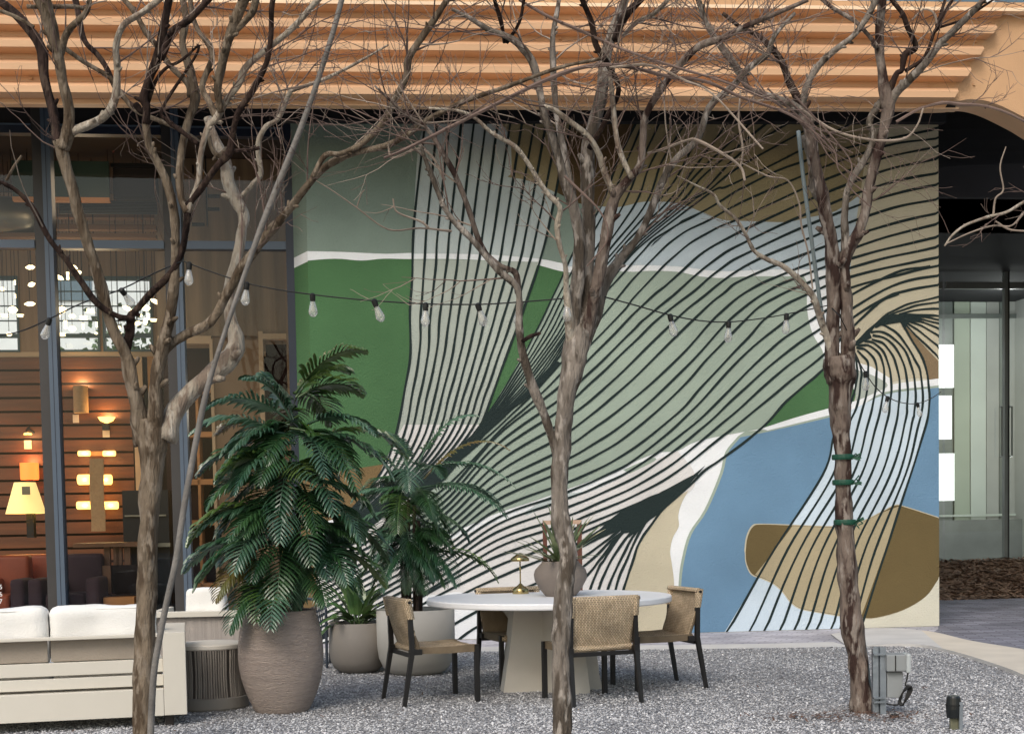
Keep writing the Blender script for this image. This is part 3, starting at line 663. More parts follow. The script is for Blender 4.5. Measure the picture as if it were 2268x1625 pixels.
# made-up white building, added across the street to brighten the rear windows
wb = thing('bright_backdrop', 'white building added across the street to brighten the rear shop windows', 'building')
M_wr = mat('white stucco', (238, 240, 240), .8, .04, 1)
mb = MB(); mb.fbox(-24, 8, VB+22, VB+30, 0, 13, M_wr); mb.build('wall', wb)
for k in range(7):
    for z in (4.2, 8.2):
        mb = MB(); mb.fbox(-21+k*3.6, -19.6+k*3.6, VB+21.94, VB+21.99, z, z+1.6, M_win); mb.build('window', wb)
# beige partition with shelves and doorway on the right of the shop
VP = 3.0
pt = thing('partition', 'beige panelled partition with open shelves and a dark doorway beside the rear wall', 'partition')
M_bd = mat('reflection mottled boards', (136, 114, 92), .8, .35, 1.4, .2, 20, stretch=(5, 1, .3)); M_tp = mat('taupe panel', (140, 112, 86), .7, .05, 1); M_wood = mat('honey wood', (190, 128, 72), .5, .15, 3, stretch=(.5, 1, 5)); M_dr = mat('dark doorway', (48, 20, 14), .8)  # upper board tone darkened and mottled to paint reflections in the upper panes
g = lambda x0, x1, y0, y1: (W(x0, 800, VP)[0], W(x1, 800, VP)[0], W(500, y1, VP)[1], W(500, y0, VP)[1])
def pbox(rect, v0, v1, m, name):
    u0, u1, z0, z1 = g(*rect); mb = MB(); mb.fbox(u0, u1, VP+v0, VP+v1, z0, z1, m); return mb.build(name, pt)
mb = MB(); u0, u1, z0, z1 = g(352, 700, 565, 744); mb.fbox(u0, u1, VP, VP+.1, z0, zs, M_bd); mb.build('wall', pt)
pbox((352, 470, 745, 762), -.06, .1, M_cream, 'head_band'); pbox((578, 640, 740, 752), -.06, .1, M_cream, 'head_band')
pbox((470, 574, 753, 1400), -.02, .1, M_tp, 'panel'); pbox((574, 584, 735, 1400), -.06, .1, M_cream, 'post'); pbox((466, 473, 752, 1400), -.08, .1, M_cream, 'post'); pbox((636, 662, 560, 1400), -.1, .1, M_tp, 'post')
pbox((584, 636, 752, 960), .5, .6, M_dr, 'doorway'); pbox((352, 466, 762, 1400), .42, .5, M_dr, 'shelf_back')
pbox((584, 636, 960, 985), -.05, .45, M_wood, 'counter'); pbox((584, 636, 985, 1400), .02, .1, M_tp, 'panel')
for y in (858, 955, 1060, 1150, 1290):
    pbox((396, 466, y, y+12), 0, .4, M_wood, 'shelf')
pbox((430, 436, 870, 1400), 0, .4, M_wood, 'divider')
# shelf stock and dark display
M_amb = emit('amber light', (255, 176, 96), 1.1)
# duct, beam, grille and panel under the ceiling
M_duct = mat('duct metal', (150, 144, 130), .35, .2, 3, metal=.8); M_gp = mat('green glass panel', (50, 66, 58), .3, .2, 1); M_beam = mat('timber beam', (112, 78, 50), .7, .3, 2, stretch=(.3, 1, 8)); M_blk = mat('black steel', (18, 18, 20), .5)
mb = MB(); u, z = W(45, 480, 2.5); mb.tube([F(u-1.6, 2.2, z), F(u+.0, 2.6, z), F(u+.2, 2.7, z)], .26, M_duct, 20); tag(mb.build('duct', smooth=True), 'round metal air duct hanging at the far left under the shop ceiling', 'duct')
for k, (y, h, v) in enumerate(((320, 12, 3.5), (482, 18, 3.2), (508, 10, 2.8), (526, 8, 2.4), (344, 8, 4.4))):
    mb = MB(); z = W(250, y, v)[1]; u0 = uc(-200, y, v); u1 = uc(345 if k else 350, y, v); mb.fbox(u0, u1, v, v+.15, z, z+h/150, M_beam)
    tag(mb.build('ceiling_beam'), ['highest brown beam across the upper shop window', 'wide brown beam just below the dark grille', 'thin brown beam second above the transom', 'thin brown beam directly above the transom', 'narrow beam behind the hanging green panel'][k], 'beam')
mb = MB(); u0, z1 = W(25, 355, 2); u1, z0 = W(243, 438, 2); mb.fbox(u0, u1, 2, 2.06, z0, z1, M_gp); mb.fbox(u0, u1, 1.98, 2.08, z0-.05, z0-.002, M_wood)
tag(mb.build('hanging_screen'), 'dark green hanging panel in the upper left shop window', 'panel')
mb = MB(); u0, z1 = W(130, 442, 2.3); u1, z0 = W(348, 474, 2.3)
for k in range(9): mb.fbox(u0, u1, 2.3, 2.34, z0+k*(z1-z0)/9, z0+(k+.6)*(z1-z0)/9, M_blk)
tag(mb.build('ceiling_grille'), 'black horizontal grille below the green hanging panel', 'grille')
mb = MB(); u0, z1 = W(250, 372, 2.2); u1, z0 = W(345, 438, 2.2); mb.fbox(u0, u1, 2.2, 2.5, z0, z1, mat('dark cabinet', (34, 28, 26), .7)); mb.fbox(u0-.02, u1, 2.15, 2.2, z1, z1+.05, M_blk)
tag(mb.build('ceiling_unit'), 'black boxed unit right of the green hanging panel', 'unit')
mb = MB()
for x0, x1, y0, y1 in ((453, 460, 345, 500), (460, 486, 430, 437), (460, 486, 459, 466), (425, 453, 493, 500), (425, 430, 365, 385)):
    u0, z1 = W(x0, y0, 1.4); u1, z0 = W(x1, y1, 1.4); mb.fbox(u0, u1, 1.4, 1.45, z0, z1, M_blk)
tag(mb.build('hanging_sign_frame'), 'black steel letter frame with two short arms hanging behind the upper glass', 'sign')
mb = MB(); u0, z1 = W(140, 378, 2.0); 
# ---------------------------------------------------------------- lamps in the shop
E_w = emit('warm shade', (255, 214, 128), 2.6); E_w2 = emit('bright tube', (255, 208, 110), 2.6); E_or = emit('orange shade', (240, 120, 50), 1.8); E_glb = emit('pendant glow', (255, 230, 175), 3.4)
M_lin = mat('linen', (170, 136, 98), .9, .1, 30, .2, 80); M_tag = mat('paper tag', (226, 200, 168), .8)
def sconce(name, label, fn):
    t = thing(name, label, 'lamp', group=None); fn(t); return t
def fr(x0, x1, y0, y1, v0, v1, m, name, t):
    u0, z1 = W(x0, y0, v0); u1, z0 = W(x1, y1, v0); mb = MB(); mb.fbox(u0, u1, v0, v1, z0, z1, m); return mb.build(name, t)
def plight(x, y, v, e, col=(1, .72, .38), s=.05):
    l = bpy.data.lights.new('lamp_and_fill', 'POINT'); l.energy = e; l.color = col; l.shadow_soft_size = s
    o = bpy.data.objects.new('lamp_and_fill', l); sc.collection.objects.link(o); u, z = W(x, y, v); o.location = F(u, v, z); return o
def s1(t):
    mb = MB(); u, z1 = W(177, 854, VB-.15); _, z0 = W(177, 914, VB-.15); c = F(u, VB-.12, 0)
    mb.lathe([(.105, z0), (.105, z1)], c, M_lin, 24); mb.build('shade', t, smooth=True); fr(161, 175, 918, 936, VB-.03, VB-.02, M_tag, 'price_tag', t)
    plight(177, 850, VB-.14, 9).parent = t
sconce('wall_lamp', 'cylinder linen wall lamp throwing light up the walnut boards', s1)
def s2(t):
    mb = MB(); u, z = W(236, 932, VB-.15); mb.lathe([(.02, 0), (.09, .03), (.125, .085)], F(u, VB-.14, z-.03), E_w2, 20); mb.build('glass_bowl', t, smooth=True)
    fr(226, 241, 938, 952, VB-.1, VB-.02, M_blk, 'bracket', t); fr(227, 243, 952, 968, VB-.03, VB-.02, M_tag, 'price_tag', t); plight(236, 922, VB-.14, 5).parent = t
sconce('wall_lamp', 'small glass bowl wall lamp with a price tag below', s2)
for lab, y, h, e, xs in (('twin tube wall lamp with yellow glow above the hanging cloth', 1004, 12, 7, ((173, 200), (228, 256))),
                      ('thick twin shade wall lamp half behind the hanging cloth', 1062, 22, 6, ((172, 203), (222, 248))),
                      ('lowest twin shade wall lamp on either side of the cloth', 1119, 17, 6, ((170, 205), (228, 262)))):
    def s3(t):
        for a, b in xs:
            u0, z = W(a, y, VB-.12); u1, _ = W(b, y, VB-.12); mb = MB(); mb.tube([F(u0, VB-.12, z), F(u0+.015, VB-.12, z), F(u1-.015, VB-.12, z), F(u1, VB-.12, z)], [h/300*.8, h/290, h/290, h/300*.8], E_w2, 14); mb.build('shade', t, smooth=True)
            plight((a+b)/2, y, VB-.2, 3.2, (1, .66, .3)).parent = t
        fr(200, 228, y-5, y+5, VB-.09, VB-.02, M_wood, 'bracket', t)
    sconce('wall_lamp', lab, s3)
def s4(t):
    mb = MB(); u, z1 = W(65, 1025, VB-.15); _, z0 = W(65, 1062, VB-.15); mb.lathe([(.125, z0), (.13, z0+.03), (.13, z1)], F(u, VB-.16, 0), E_or, 20); mb.build('shade', t, smooth=True); plight(65, 1020, VB-.16, 5, (1, .5, .2)).parent = t
    fr(57, 73, 1062, 1066, VB-.2, VB-.05, M_blk, 'bracket', t)
sconce('wall_lamp', 'ribbed orange wall lamp above the big table lamp', s4)
def s5(t):
    mb = MB(); u, z = W(62, 962, VB-.15); mb.tube([F(u, VB-.05, z+.12), F(u-.02, VB-.16, z+.06), F(u, VB-.16, z)], .012, M_blk); mb.tube([F(u, VB-.16, z+.1), F(u+.09, VB-.16, z+.02)], .014, M_blk); mb.build('arm', t)
    mb = MB(); mb.lathe([(.06, -.0), (.05, .02), (.01, .03)], F(u, VB-.16, z), E_w2, 14); mb.build('bulb', t)
    fr(53, 70, 975, 994, VB-.03, VB-.02, M_tag, 'price_tag', t); plight(62, 968, VB-.2, 3).parent = t
sconce('wall_lamp', 'small dark bracket wall lamp over a cream price tag left of the mullion', s5)
mb = MB(); q = []; r = random.Random(4)
rows = [W(x, y, VB-.35) for x, y in ((214, 1015), (214, 1050), (214, 1085), (215, 1110), (218, 1145), (218, 1176))]
for (u, z), (u2, z2) in zip(rows, rows[1:]):
    mb.face([F(u-.1, VB-.35, z), F(u+.1, VB-.37, z), F(u2+.1, VB-.35-.02*r.random(), z2), F(u2-.1, VB-.36, z2)], M_lin)
    mb.face([F(u-.1, VB-.33, z), F(u+.1, VB-.34, z), F(u2+.1, VB-.33, z2), F(u2-.1, VB-.33, z2)], M_lin)
tag(mb.build('hanging_cloth'), 'long narrow linen cloth hanging in front of the twin wall lamps', 'cloth')
# table lamp with a big cream shade, on a console
VT = 2.2
t = thing('table_lamp', 'large table lamp with glowing cream shade at the left of the shop', 'lamp')
u, zt_ = W(55, 1068, VT); _, zb_ = W(55, 1137, VT); _, zf = W(65, 1190, VT)
mb = MB(); mb.lathe([(.245, zb_), (.13, zt_)], F(u, VT, 0), emit('cream shade', (255, 222, 140), .85), 32); mb.build('lamp_shade', t, smooth=True)
mb = MB(); mb.box(tuple(F(u+.06, VT, (zb_+zf)/2)), (.09, .09, zb_-zf), M_blk); mb.build('stem', t)
fr(48, 67, 1077, 1095, VT-.26, VT-.255, mat('grey tag', (150, 138, 110), .8), 'price_tag', t)
plight(55, 1110, VT, 6).parent = t
# pendant lamps in front of the rear windows
r = random.Random(12); M_cord = mat('black cord', (12, 12, 12), .7)
def pend(x, y, kind, v, sz, label):
    t = thing('pendant_lamp', label, 'pendant lamp', group='pendant lamps hanging in the shop')
    u, z = W(x, y, v); c = F(u, v, z); mb = MB()
    if kind == 0: mb.lathe([(.0, -.7*sz), (.6*sz, -.5*sz), (sz, 0), (.6*sz, .5*sz), (.01, .7*sz)], c, E_glb, 14)
    elif kind == 1: mb.lathe([(sz, -.2*sz), (.7*sz, .15*sz), (.05, .5*sz)], c, E_glb, 14)
    elif kind == 2:
        d = (UX*math.cos(x)+Vector((0, 0, .4*math.sin(x*3)))).normalized()*sz*1.5; mb.tube([c-d, c-d*.5, c+d*.3, c+d], [.004, .028, .03, .005], E_glb, 8)
    else: mb.lathe([(.01, -.8*sz), (.3*sz, -.7*sz), (.22*sz, .0), (.3*sz, .6*sz)], c, E_glb, 12)
    mb.build('lamp_shade', t, smooth=True)
    mb = MB(); mb.tube([c+Vector((0, 0, sz*.4)), Vector((c.x, c.y, zs))], .004, M_cord, 5); mb.build('cord', t)
kn = ['glowing round', 'shallow disc', 'slim glowing tube', 'narrow glowing cylinder']
pos = [(28, 686, 0, .085), (10, 700, 1, .06), (45, 700, 1, .05), (67, 592, 2, .05), (70, 630, 2, .04), (66, 673, 2, .06), (20, 740, 0, .05), (137, 686, 0, .085), (163, 592, 2, .05), (130, 614, 2, .06), (150, 610, 3, .09), (173, 604, 2, .04),
       (128, 700, 1, .05), (160, 700, 0, .06), (185, 705, 1, .07), (145, 718, 3, .1), (160, 728, 0, .07), (124, 728, 1, .06), (137, 742, 1, .06), (184, 722, 3, .07), (214, 718, 3, .06), (213, 738, 0, .03), (200, 690, 1, .08),
       (250, 720, 3, .07), (263, 725, 0, .04), (262, 741, 1, .06), (282, 683, 2, .06), (323, 682, 0, .075), (345, 668, 2, .07), (328, 700, 3, .08), (312, 699, 0, .03), (305, 716, 2, .04), (322, 712, 2, .04), (340, 710, 1, .05), (357, 712, 0, .025), (401, 680, 3, .08), (402, 700, 0, .04), (33, 625, 3, .05), (34, 655, 3, .04), (5, 640, 0, .05)]
places = ['at the far left', 'left of the first mullion', 'before the middle rear window', 'before the right rear window', 'beside the second mullion']
ordn = ['leftmost', 'second', 'third', 'fourth', 'fifth', 'sixth', 'seventh', 'eighth', 'ninth']
plc = lambda x: 0 if x < 40 else 1 if x < 90 else 2 if x < 225 else 3 if x < 380 else 4
def plabel(x, y, kd):
    pr = sorted((a, b) for a, b, k_, s_ in pos if k_ == kd and plc(a) == plc(x)); i = pr.index((x, y))
    if len(pr) == 1: return 'only %s pendant lamp %s' % (kn[kd], places[plc(x)])
    return '%s%s %s pendant lamp %s' % (ordn[i], '' if i == 0 else ' from left', kn[kd], places[plc(x)])
for x, y, kd, sz in pos:
    pend(x, y, kd, 2.6+r.random()*1.4, sz*.8, plabel(x, y, kd))
plight(200, 690, 2.2, 10, (1, .8, .55), .3).parent = rw; plight(520, 900, 1.6, 9, (1, .85, .65), .3).parent = pt; plight(180, 430, 1.2, 7, (1, .75, .5), .3).parent = rw  # points without a fixture; the last is fill added near the ceiling
# furniture inside the shop
M_lea = mat('rust leather', (156, 70, 34), .5, .15, 4); M_ldk = mat('dark plum fabric', (62, 40, 46), .8, .1, 5); M_wdk = mat('brown table wood', (124, 84, 56), .5, .2, 3)
def easy(label, x, y, v, w, m, base):
    t = thing('shop_armchair', label, 'armchair'); u, z = W(x, y, v); zz = .1
    def bb(u0, u1, v0, v1, z0, z1, n, mm=m):
        mb = MB(); c = F((u0+u1)/2, (v0+v1)/2, (z0+z1)/2); Mx = Matrix.Translation(c) @ Matrix(((UX.x, NX.x, 0), (UX.y, NX.y, 0), (0, 0, 1))).to_4x4()
        mb.box((0, 0, 0), (u1-u0, v1-v0, z1-z0), mm, Mx, bev=.05); mb.build(n, t, smooth=True)
    bb(u-w/2, u+w/2, v+.35, v+.6, zz+.3, zz+.95, 'backrest'); bb(u-w/2+.1, u+w/2-.1, v-.25, v+.34, zz+.28, zz+.5, 'seat')
    bb(u-w/2-.08, u-w/2+.08, v-.3, v+.34, zz+.1, zz+.68, 'armrest', base); bb(u+w/2-.08, u+w/2+.08, v-.3, v+.34, zz+.1, zz+.68, 'armrest', base)
    bb(u-w/2+.09, u+w/2-.09, v-.28, v+.3, zz+.02, zz+.27, 'base', base)
easy('rust leather armchair behind the glass left of the first mullion', 66, 1250, 1.4, .75, M_lea, M_lea)
easy('second rust leather armchair cut by the left edge of the photo', -20, 1250, 1.0, .7, M_lea, M_ldk)
easy('dark plum armchair just right of the first mullion', 150, 1250, .95, .65, M_ldk, M_ldk)
t = thing('shop_table', 'brown wooden dining table inside the shop behind the left tree', 'table'); 
u0, z = W(165, 1212, 1.6); u1, _ = W(330, 1212, 1.6)
mb = MB(); mb.fbox(u0, u1, 1.5, 2.4, z, z+.05, M_wdk); mb.build('tabletop', t)
for u in (u0+.35, u0+.46, u1-.3, u1-.4):
    mb = MB(); mb.fbox(u, u+.07, 1.6, 1.68, .1, z, M_wdk); mb.build('leg', t)
def schair(label, x, v, m):
    t = thing('shop_chair', label, 'chair'); u = uc(x, 1250, v)
    mb = MB(); mb.fbox(u-.22, u+.22, v+.2, v+.24, .55, .9, m); mb.build('backrest', t)
    mb = MB(); mb.fbox(u-.23, u+.23, v-.22, v+.24, .5, .545, m); mb.build('seat', t)
    for a in (-.21, .17):
        for b in (-.2, .2):
            mb = MB(); mb.fbox(u+a, u+a+.035, v+b, v+b+.035, .1, .5, m); mb.build('leg', t)
schair('brown wooden chair in front of the shop table', 196, 1.15, M_wdk); schair('dark wooden chair right of the shop table near the left tree', 262, 1.25, M_gap)
t = thing('display_cabinet', 'tall black display cabinet beside the second mullion', 'cabinet')
u0, z1 = W(270, 1086, 2.4); u1, _ = W(372, 1086, 2.4); mb = MB(); mb.fbox(u0, u1, 2.4, 2.9, .1, z1, M_blk); mb.build('carcass', t)
mb = MB(); zc = W(300, 1140, 2.4)[1]; mb.fbox(u0+.03, u1-.03, 2.36, 2.399, zc-.02, zc, M_duct); mb.build('shelf', t); mb = MB(); zc = W(300, 1203, 2.4)[1]; mb.fbox(u0+.03, u1+.02, 2.3, 2.399, zc-.05, zc, M_duct); mb.build('counter', t)
t = thing('box_bench', 'low pale wooden bench at the foot of the shop glass', 'bench')
u0, z1 = W(232, 1322, .9); u1, _ = W(300, 1330, .9); mb = MB(); mb.fbox(u0, u1, .8, 1.2, .1, max(z1, .3), M_wood); mb.build('bench_top', t)

# ---------------------------------------------------------------- glass front on the right
gf = thing('glass_entrance', 'tall greenish glass front with grey frames right of the mural', 'glass front')
M_gg = glassm('greenish glass', (.90, .95, .92), .10, .02); M_gfr = mat('grey frame', (104, 110, 106), .45); M_gdk = mat('black frame', (14, 14, 16), .4)
gu = lambda x: W(x, 900, VG)[0]; gz = lambda y: W(2180, y, VG)[1]
zt0, zb0 = gz(520), gz(1242)
uu = [uR+.3, gu(2090), gu(2229), gu(2330), gu(2440)]
for a, b in zip(uu, uu[1:]):
    for z0, z1 in ((zb0, gz(640)), (gz(625), zt0)):
        mb = MB(); mb.face([F(a+.02, VG, z0), F(b-.02, VG, z0), F(b-.02, VG, z1), F(a+.02, VG, z1)], M_gg); mb.build('glass_pane', gf)
    mb = MB(); mb.fbox(a+.03, b-.03, VG-.04, VG+.05, gz(640), gz(625), M_gfr); mb.build('transom', gf)
    mb = MB(); mb.fbox(a+.03, b-.03, VG-.03, VG+.04, zb0-.1, zb0, M_gfr); mb.build('sill', gf)
for u in uu[2:]:
    mb = MB(); mb.fbox(u-.05, u-.0, VG-.05, VG+.05, zb0-.1, zt0, M_gfr); mb.fbox(u+.001, u+.03, VG-.05, VG+.05, zb0-.1, zt0, M_gdk); mb.build('mullion', gf)
mb = MB(); mb.fbox(uu[0], uu[-1], VG-.05, VG+.1, zt0, zt0+.06, M_dark); mb.build('header', gf)
# lobby behind it, panel tints standing in for reflections in the glass
M_lw = mat('lobby wall', (178, 180, 176), .8, .1, 1.2); M_lg = mat('sage lobby panel', (176, 186, 170), .8, .06, 1); M_ll = mat('pale lobby panel', (206, 214, 206), .8, .06, 1); M_steel = mat('brushed steel', (120, 128, 124), .35, .1, 2)
lb = thing('lobby_wall', 'pale lobby wall of upright panels behind the right glass front', 'wall')
VL = VG+3.0; lu = lambda x: W(x, 900, VL)[0]
for x0, x1, m, nm in ((2060, 2112, M_steel, 'panel'), (2116, 2150, M_lg, 'panel'), (2153, 2187, M_ll, 'panel'), (2188, 2215, M_lw, 'panel'), (2216, 2225, M_steel, 'post'), (2226, 2500, M_lw, 'panel')):
    mb = MB(); mb.fbox(lu(x0), lu(x1), VL+r.uniform(0, .1), VL+.3, 0, zt0+1, m); mb.build(nm, lb)
mb = MB(); mb.fbox(lu(2060), lu(2500), VL-.04, VL-.0, W(2180, 1138, VL)[1]-.04, W(2180, 1138, VL)[1], M_ll); mb.build('rail', lb)
mb = MB(); mb.fbox(lu(2060), lu(2500), VL-.06, VL-.01, W(2180, 702, VL)[1]-.03, W(2180, 702, VL)[1]+.05, M_gfr); mb.build('rail', lb)
mb = MB(); mb.fbox(uu[0], uu[-1], VG+.06, VL+.4, zt0+.9, zt0+1.2, M_lw); mb.fbox(uu[0], uu[-1], VG+.06, VL+.4, -.01, .03, M_lw); mb.fbox(uu[-1], uu[-1]+.2, VG, VL+.4, 0, zt0+1, M_lw); mb.build('ceiling', lb)
for k_, z_ in enumerate((1.6, 3.2, 4.8)):  # unseen fill lights added to brighten the room behind the glass
    l = bpy.data.lights.new('lobby_fill', 'POINT'); l.energy = 24; l.color = (1, 1, .98); l.shadow_soft_size = .15; o = bpy.data.objects.new('lobby_fill', l); sc.collection.objects.link(o); o.location = F(gu(2330), VG+1.2+.2*k_, min(z_, zt0-.2)); o.parent = lb
E_refl = emit('painted reflection', (238, 240, 238), 1.3)  # glowing slabs standing in for white reflections in the glass
for k, (y0, y1, x1) in enumerate(((763, 858, 2113), (876, 972, 2108), (1004, 1108, 2114))):
    u0, z1 = W(2070, y0, VG+1); u1, z0 = W(x1, y1, VG+1); mb = MB(); mb.fbox(u0, u1, VG+1, VG+1.06, z0, z1, E_refl)
    tag(mb.build('painted_reflection'), ['topmost white painted reflection behind the right glass front', 'middle white painted reflection behind the right glass front', 'lowest white painted reflection behind the right glass front'][k], 'painted reflection')
for x in (2218, 2240):
    mb = MB(); u, z0 = W(x, 1010, VG-.1); _, z1 = W(x, 900, VG-.1); mb.tube([F(u, VG-.06, z0), F(u, VG-.12, z0), F(u, VG-.12, z1), F(u, VG-.06, z1)], .016, M_steel, 8); mb.build('door_handle', gf)
M_refl = mat('low reflection grey', (120, 124, 122), .4, .3, 1.2)  # darker slab painting the low reflection in the glass front
mb = MB(); mb.fbox(lu(2060), lu(2500), VL-.3, VL-.1, 0, W(2180, 1150, VL)[1], M_refl); mb.build('low_reflection', lb)
tag(lb, 'pale lobby wall of upright panels behind the right glass front', 'wall')
# side wall of the recess
mb = MB(); mb.fbox(uR-.02, uR+.0, .5, VG+.1, -.02, zs, M_lw); mb.fbox(uE-.1, uE, 0, 9, 0, zs, M_dark); tag(mb.build('recess_wall'), 'narrow side wall of the recess at the right edge of the mural', 'wall')
# ---------------------------------------------------------------- trees
def bark(name, c1, c2, c3):
    m = mat(name, c1, .92, .34, 6, 1.0, 60, spec=.12, rgb2=c2, v2=15, lo=.47, hi=.58, stretch=(1, 1, .24))
    n = m.node_tree; b = n.nodes['Principled BSDF']; l = b.inputs['Base Color'].links[0].from_socket
    tc = n.nodes.new('ShaderNodeTexCoord'); nz = n.nodes.new('ShaderNodeTexNoise'); nz.inputs['Scale'].default_value = 22; nz.inputs['Detail'].default_value = 5
    mpp = n.nodes.new('ShaderNodeMapping'); mpp.inputs['Scale'].default_value = (1, 1, .35); n.links.new(tc.outputs['Object'], mpp.inputs[0]); n.links.new(mpp.outputs[0], nz.inputs['Vector']); r_ = n.nodes.new('ShaderNodeValToRGB'); r_.color_ramp.elements[0].position = .54; r_.color_ramp.elements[1].position = .64
    n.links.new(nz.outputs[0], r_.inputs[0]); mx = n.nodes.new('ShaderNodeMix'); mx.data_type = 'RGBA'
    n.links.new(r_.outputs[0], mx.inputs[0]); n.links.new(l, mx.inputs[6]); mx.inputs[7].default_value = lin(c3)+(1,); n.links.new(mx.outputs[2], b.inputs['Base Color'])
    return m
M_bk1 = bark('bark taupe', (112, 100, 86), (80, 68, 56), (134, 122, 108)); M_bk2 = bark('bark grey', (124, 116, 108), (82, 74, 66), (158, 150, 142)); M_bk3 = bark('bark red brown', (112, 100, 92), (60, 46, 42), (142, 132, 124))
M_bkd = bark('dark bark', (58, 46, 42), (36, 28, 26), (74, 62, 54)); M_bkp = bark('pale bark', (164, 154, 140), (128, 114, 102), (176, 168, 156))
M_tw = mat('twig', (112, 95, 88), .85, .3, 9, spec=.2); M_tw2 = mat('pale twig', (150, 136, 124), .85, .3, 9, spec=.2)
def limb3(pts, Y0, Y1, n=7, jit=.0):
    """pts: (px, py, width px); depth runs Y0 -> Y1"""
    L = [0]
    for a, b in zip(pts, pts[1:]): L.append(L[-1]+math.hypot(a[0]-b[0], a[1]-b[1]))
    P = []; Rr = []
    for (x, y, w), l in zip(pts, L):
        Y = Y0+(Y1-Y0)*l/L[-1]; P.append(at(x, y, Y)); Rr.append(w*.5*Y/FPX)
    Q = crom(P, n); RQ = []
    for i in range(len(Q)):
        t = i/n; k = min(int(t), len(Rr)-2); f = t-k; RQ.append(Rr[k]*(1-f)+Rr[k+1]*f)
    return Q, RQ
class Tree:
    def __init__(s, label, base, seed, bark_m):
        s.t = thing('bare_tree', label, 'tree', base); s.base = Vector(base); s.tr = MB(); s.cr = MB(); s.r = random.Random(seed); s.m = bark_m; s.seeds = []
    def trunk(s, pts, Y0, Y1, m=None): 
        Q, RQ = limb3(pts, Y0, Y1); s._t(s.tr, Q, RQ, m or s.m, 14)
    def limb(s, pts, Y0, Y1, m=None, tw=0, ln=.55, small=False):
        Q, RQ = limb3(pts, Y0, Y1, 6)
        big = max(RQ) > .013
        s._t(s.cr if not big else s.tr, Q, RQ, m or s.m, 10 if big else 6)
        s.knobs(Q, RQ, m or s.m)
        if tw: s.twigs(Q, RQ, tw, ln)
    def _t(s, mb, Q, RQ, m, n):
        RQ = [q*(1+.10*noise.noise(Q[i]*6)+.03*math.sin(i*1.3)) for i, q in enumerate(RQ)]
        mb.tube([q-s.base for q in Q], RQ, m, n, rough=.28)
    def knobs(s, Q, RQ, m):
        for i in range(3, len(Q)-1, 1):
            if s.r.random() < .12:
                d = s.rdir((Q[i]-Q[i-1]).normalized(), 1.2); rr = RQ[i]
                s.tr.tube([Q[i]-s.base, Q[i]+d*rr*1.6-s.base, Q[i]+d*rr*2.3-s.base], [rr*.6, rr*.45, rr*.25], m, 6)
    def rdir(s, T, spread):
        v = Vector((s.r.gauss(0, 1), s.r.gauss(0, .8), s.r.gauss(0, 1))); v -= T*v.dot(T); v.normalize()
        return (T + v*spread).normalized()
    def twigs(s, Q, RQ, n, ln):
        for _ in range(int(n*.62+.5)):
            i = int(len(Q)*s.r.uniform(.25, .98)); i = min(max(i, 1), len(Q)-1)
            T = (Q[i]-Q[i-1]).normalized(); d = s.rdir(T, s.r.uniform(.5, 1.3)); s.twig(Q[i], d, ln*s.r.uniform(.5, 1.5), min(RQ[i]*.45, .0052), 0)
    def twig(s, p, d, l, r0, lev):
        k = 7; P = [p]; dd = d.copy(); kids = []
        for j in range(k):
            dd = (dd + Vector((s.r.gauss(0, .10), s.r.gauss(0, .08), s.r.gauss(0, .10)+.04))).normalized(); P.append(P[-1]+dd*l/k)
            if lev < 2 and s.r.random() < (.5, .32)[lev]: kids.append((P[-1], dd.copy(), 1-j/k))
        rad = [max(.0011, r0*(1-.75*i/k)) for i in range(k+1)]
        s.cr.tube([q-s.base for q in P], rad, M_tw if s.r.random() < .75 else M_tw2, 4, cap=False)
        for q, e, f in kids: s.twig(q, s.rdir(e, s.r.uniform(.5, 1.0)), l*s.r.uniform(.35, .7), max(.0013, r0*.6), lev+1)
    def done(s):
        s.tr.build('trunk', s.t, smooth=True); s.cr.build('crown', s.t)
        return s.t
# --- left tree
YL = 8.35
T = Tree('multi-stemmed bare tree in front of the white sofa, leftmost of the trees', gnd(318, 1650), 1, M_bk1)
T.trunk([(316, 1668, 50), (318, 1560, 48), (321, 1440, 46), (324, 1300, 44), (329, 1150, 44), (336, 1040, 50), (338, 980, 64), (330, 930, 60)], YL-.1, YL)
T.limb([(322, 985, 46), (308, 930, 40), (298, 870, 30), (280, 790, 28), (252, 730, 26), (228, 650, 24), (205, 570, 24), (182, 500, 24), (160, 420, 24), (140, 345, 26), (130, 310, 24)], YL, YL-.3, tw=4)
T.limb([(140, 330, 26), (150, 290, 28), (152, 240, 22), (140, 180, 22), (128, 120, 24), (110, 60, 22), (80, -20, 22)], YL-.3, YL-.5, tw=6)
T.limb([(130, 320, 22), (118, 250, 20), (100, 180, 20), (92, 110, 22), (60, 60, 20), (10, 12, 18), (-30, -10, 16)], YL-.28, YL-.1, M_bkd, tw=4)
T.limb([(140, 300, 20), (190, 280, 18), (235, 255, 17), (256, 215, 18), (260, 150, 15), (258, 100, 14), (275, 55, 14), (320, 25, 13), (365, -10, 12)], YL-.3, YL-.6, M_bkp, tw=6)
T.limb([(134, 120, 18), (150, 70, 14), (190, 30, 12), (200, -10, 10)], YL-.4, YL-.6, tw=3)
T.limb([(128, 110, 12), (120, 60, 16), (105, 0, 15), (100, -20, 15)], YL-.35, YL-.55, tw=2)
T.limb([(0, 24, 8), (40, 40, 8), (75, 60, 8)], YL-.3, YL-.3)
T.limb([(60, 15, 9), (110, 16, 10), (165, 16, 9), (190, 22, 8)], YL-.5, YL-.3, tw=2)
T.limb([(136, 102, 10), (190, 140, 10), (240, 170, 10), (268, 205, 11), (300, 245, 10), (372, 275, 10), (408, 292, 10), (448, 320, 9)], YL-.2, YL-.1, tw=3)
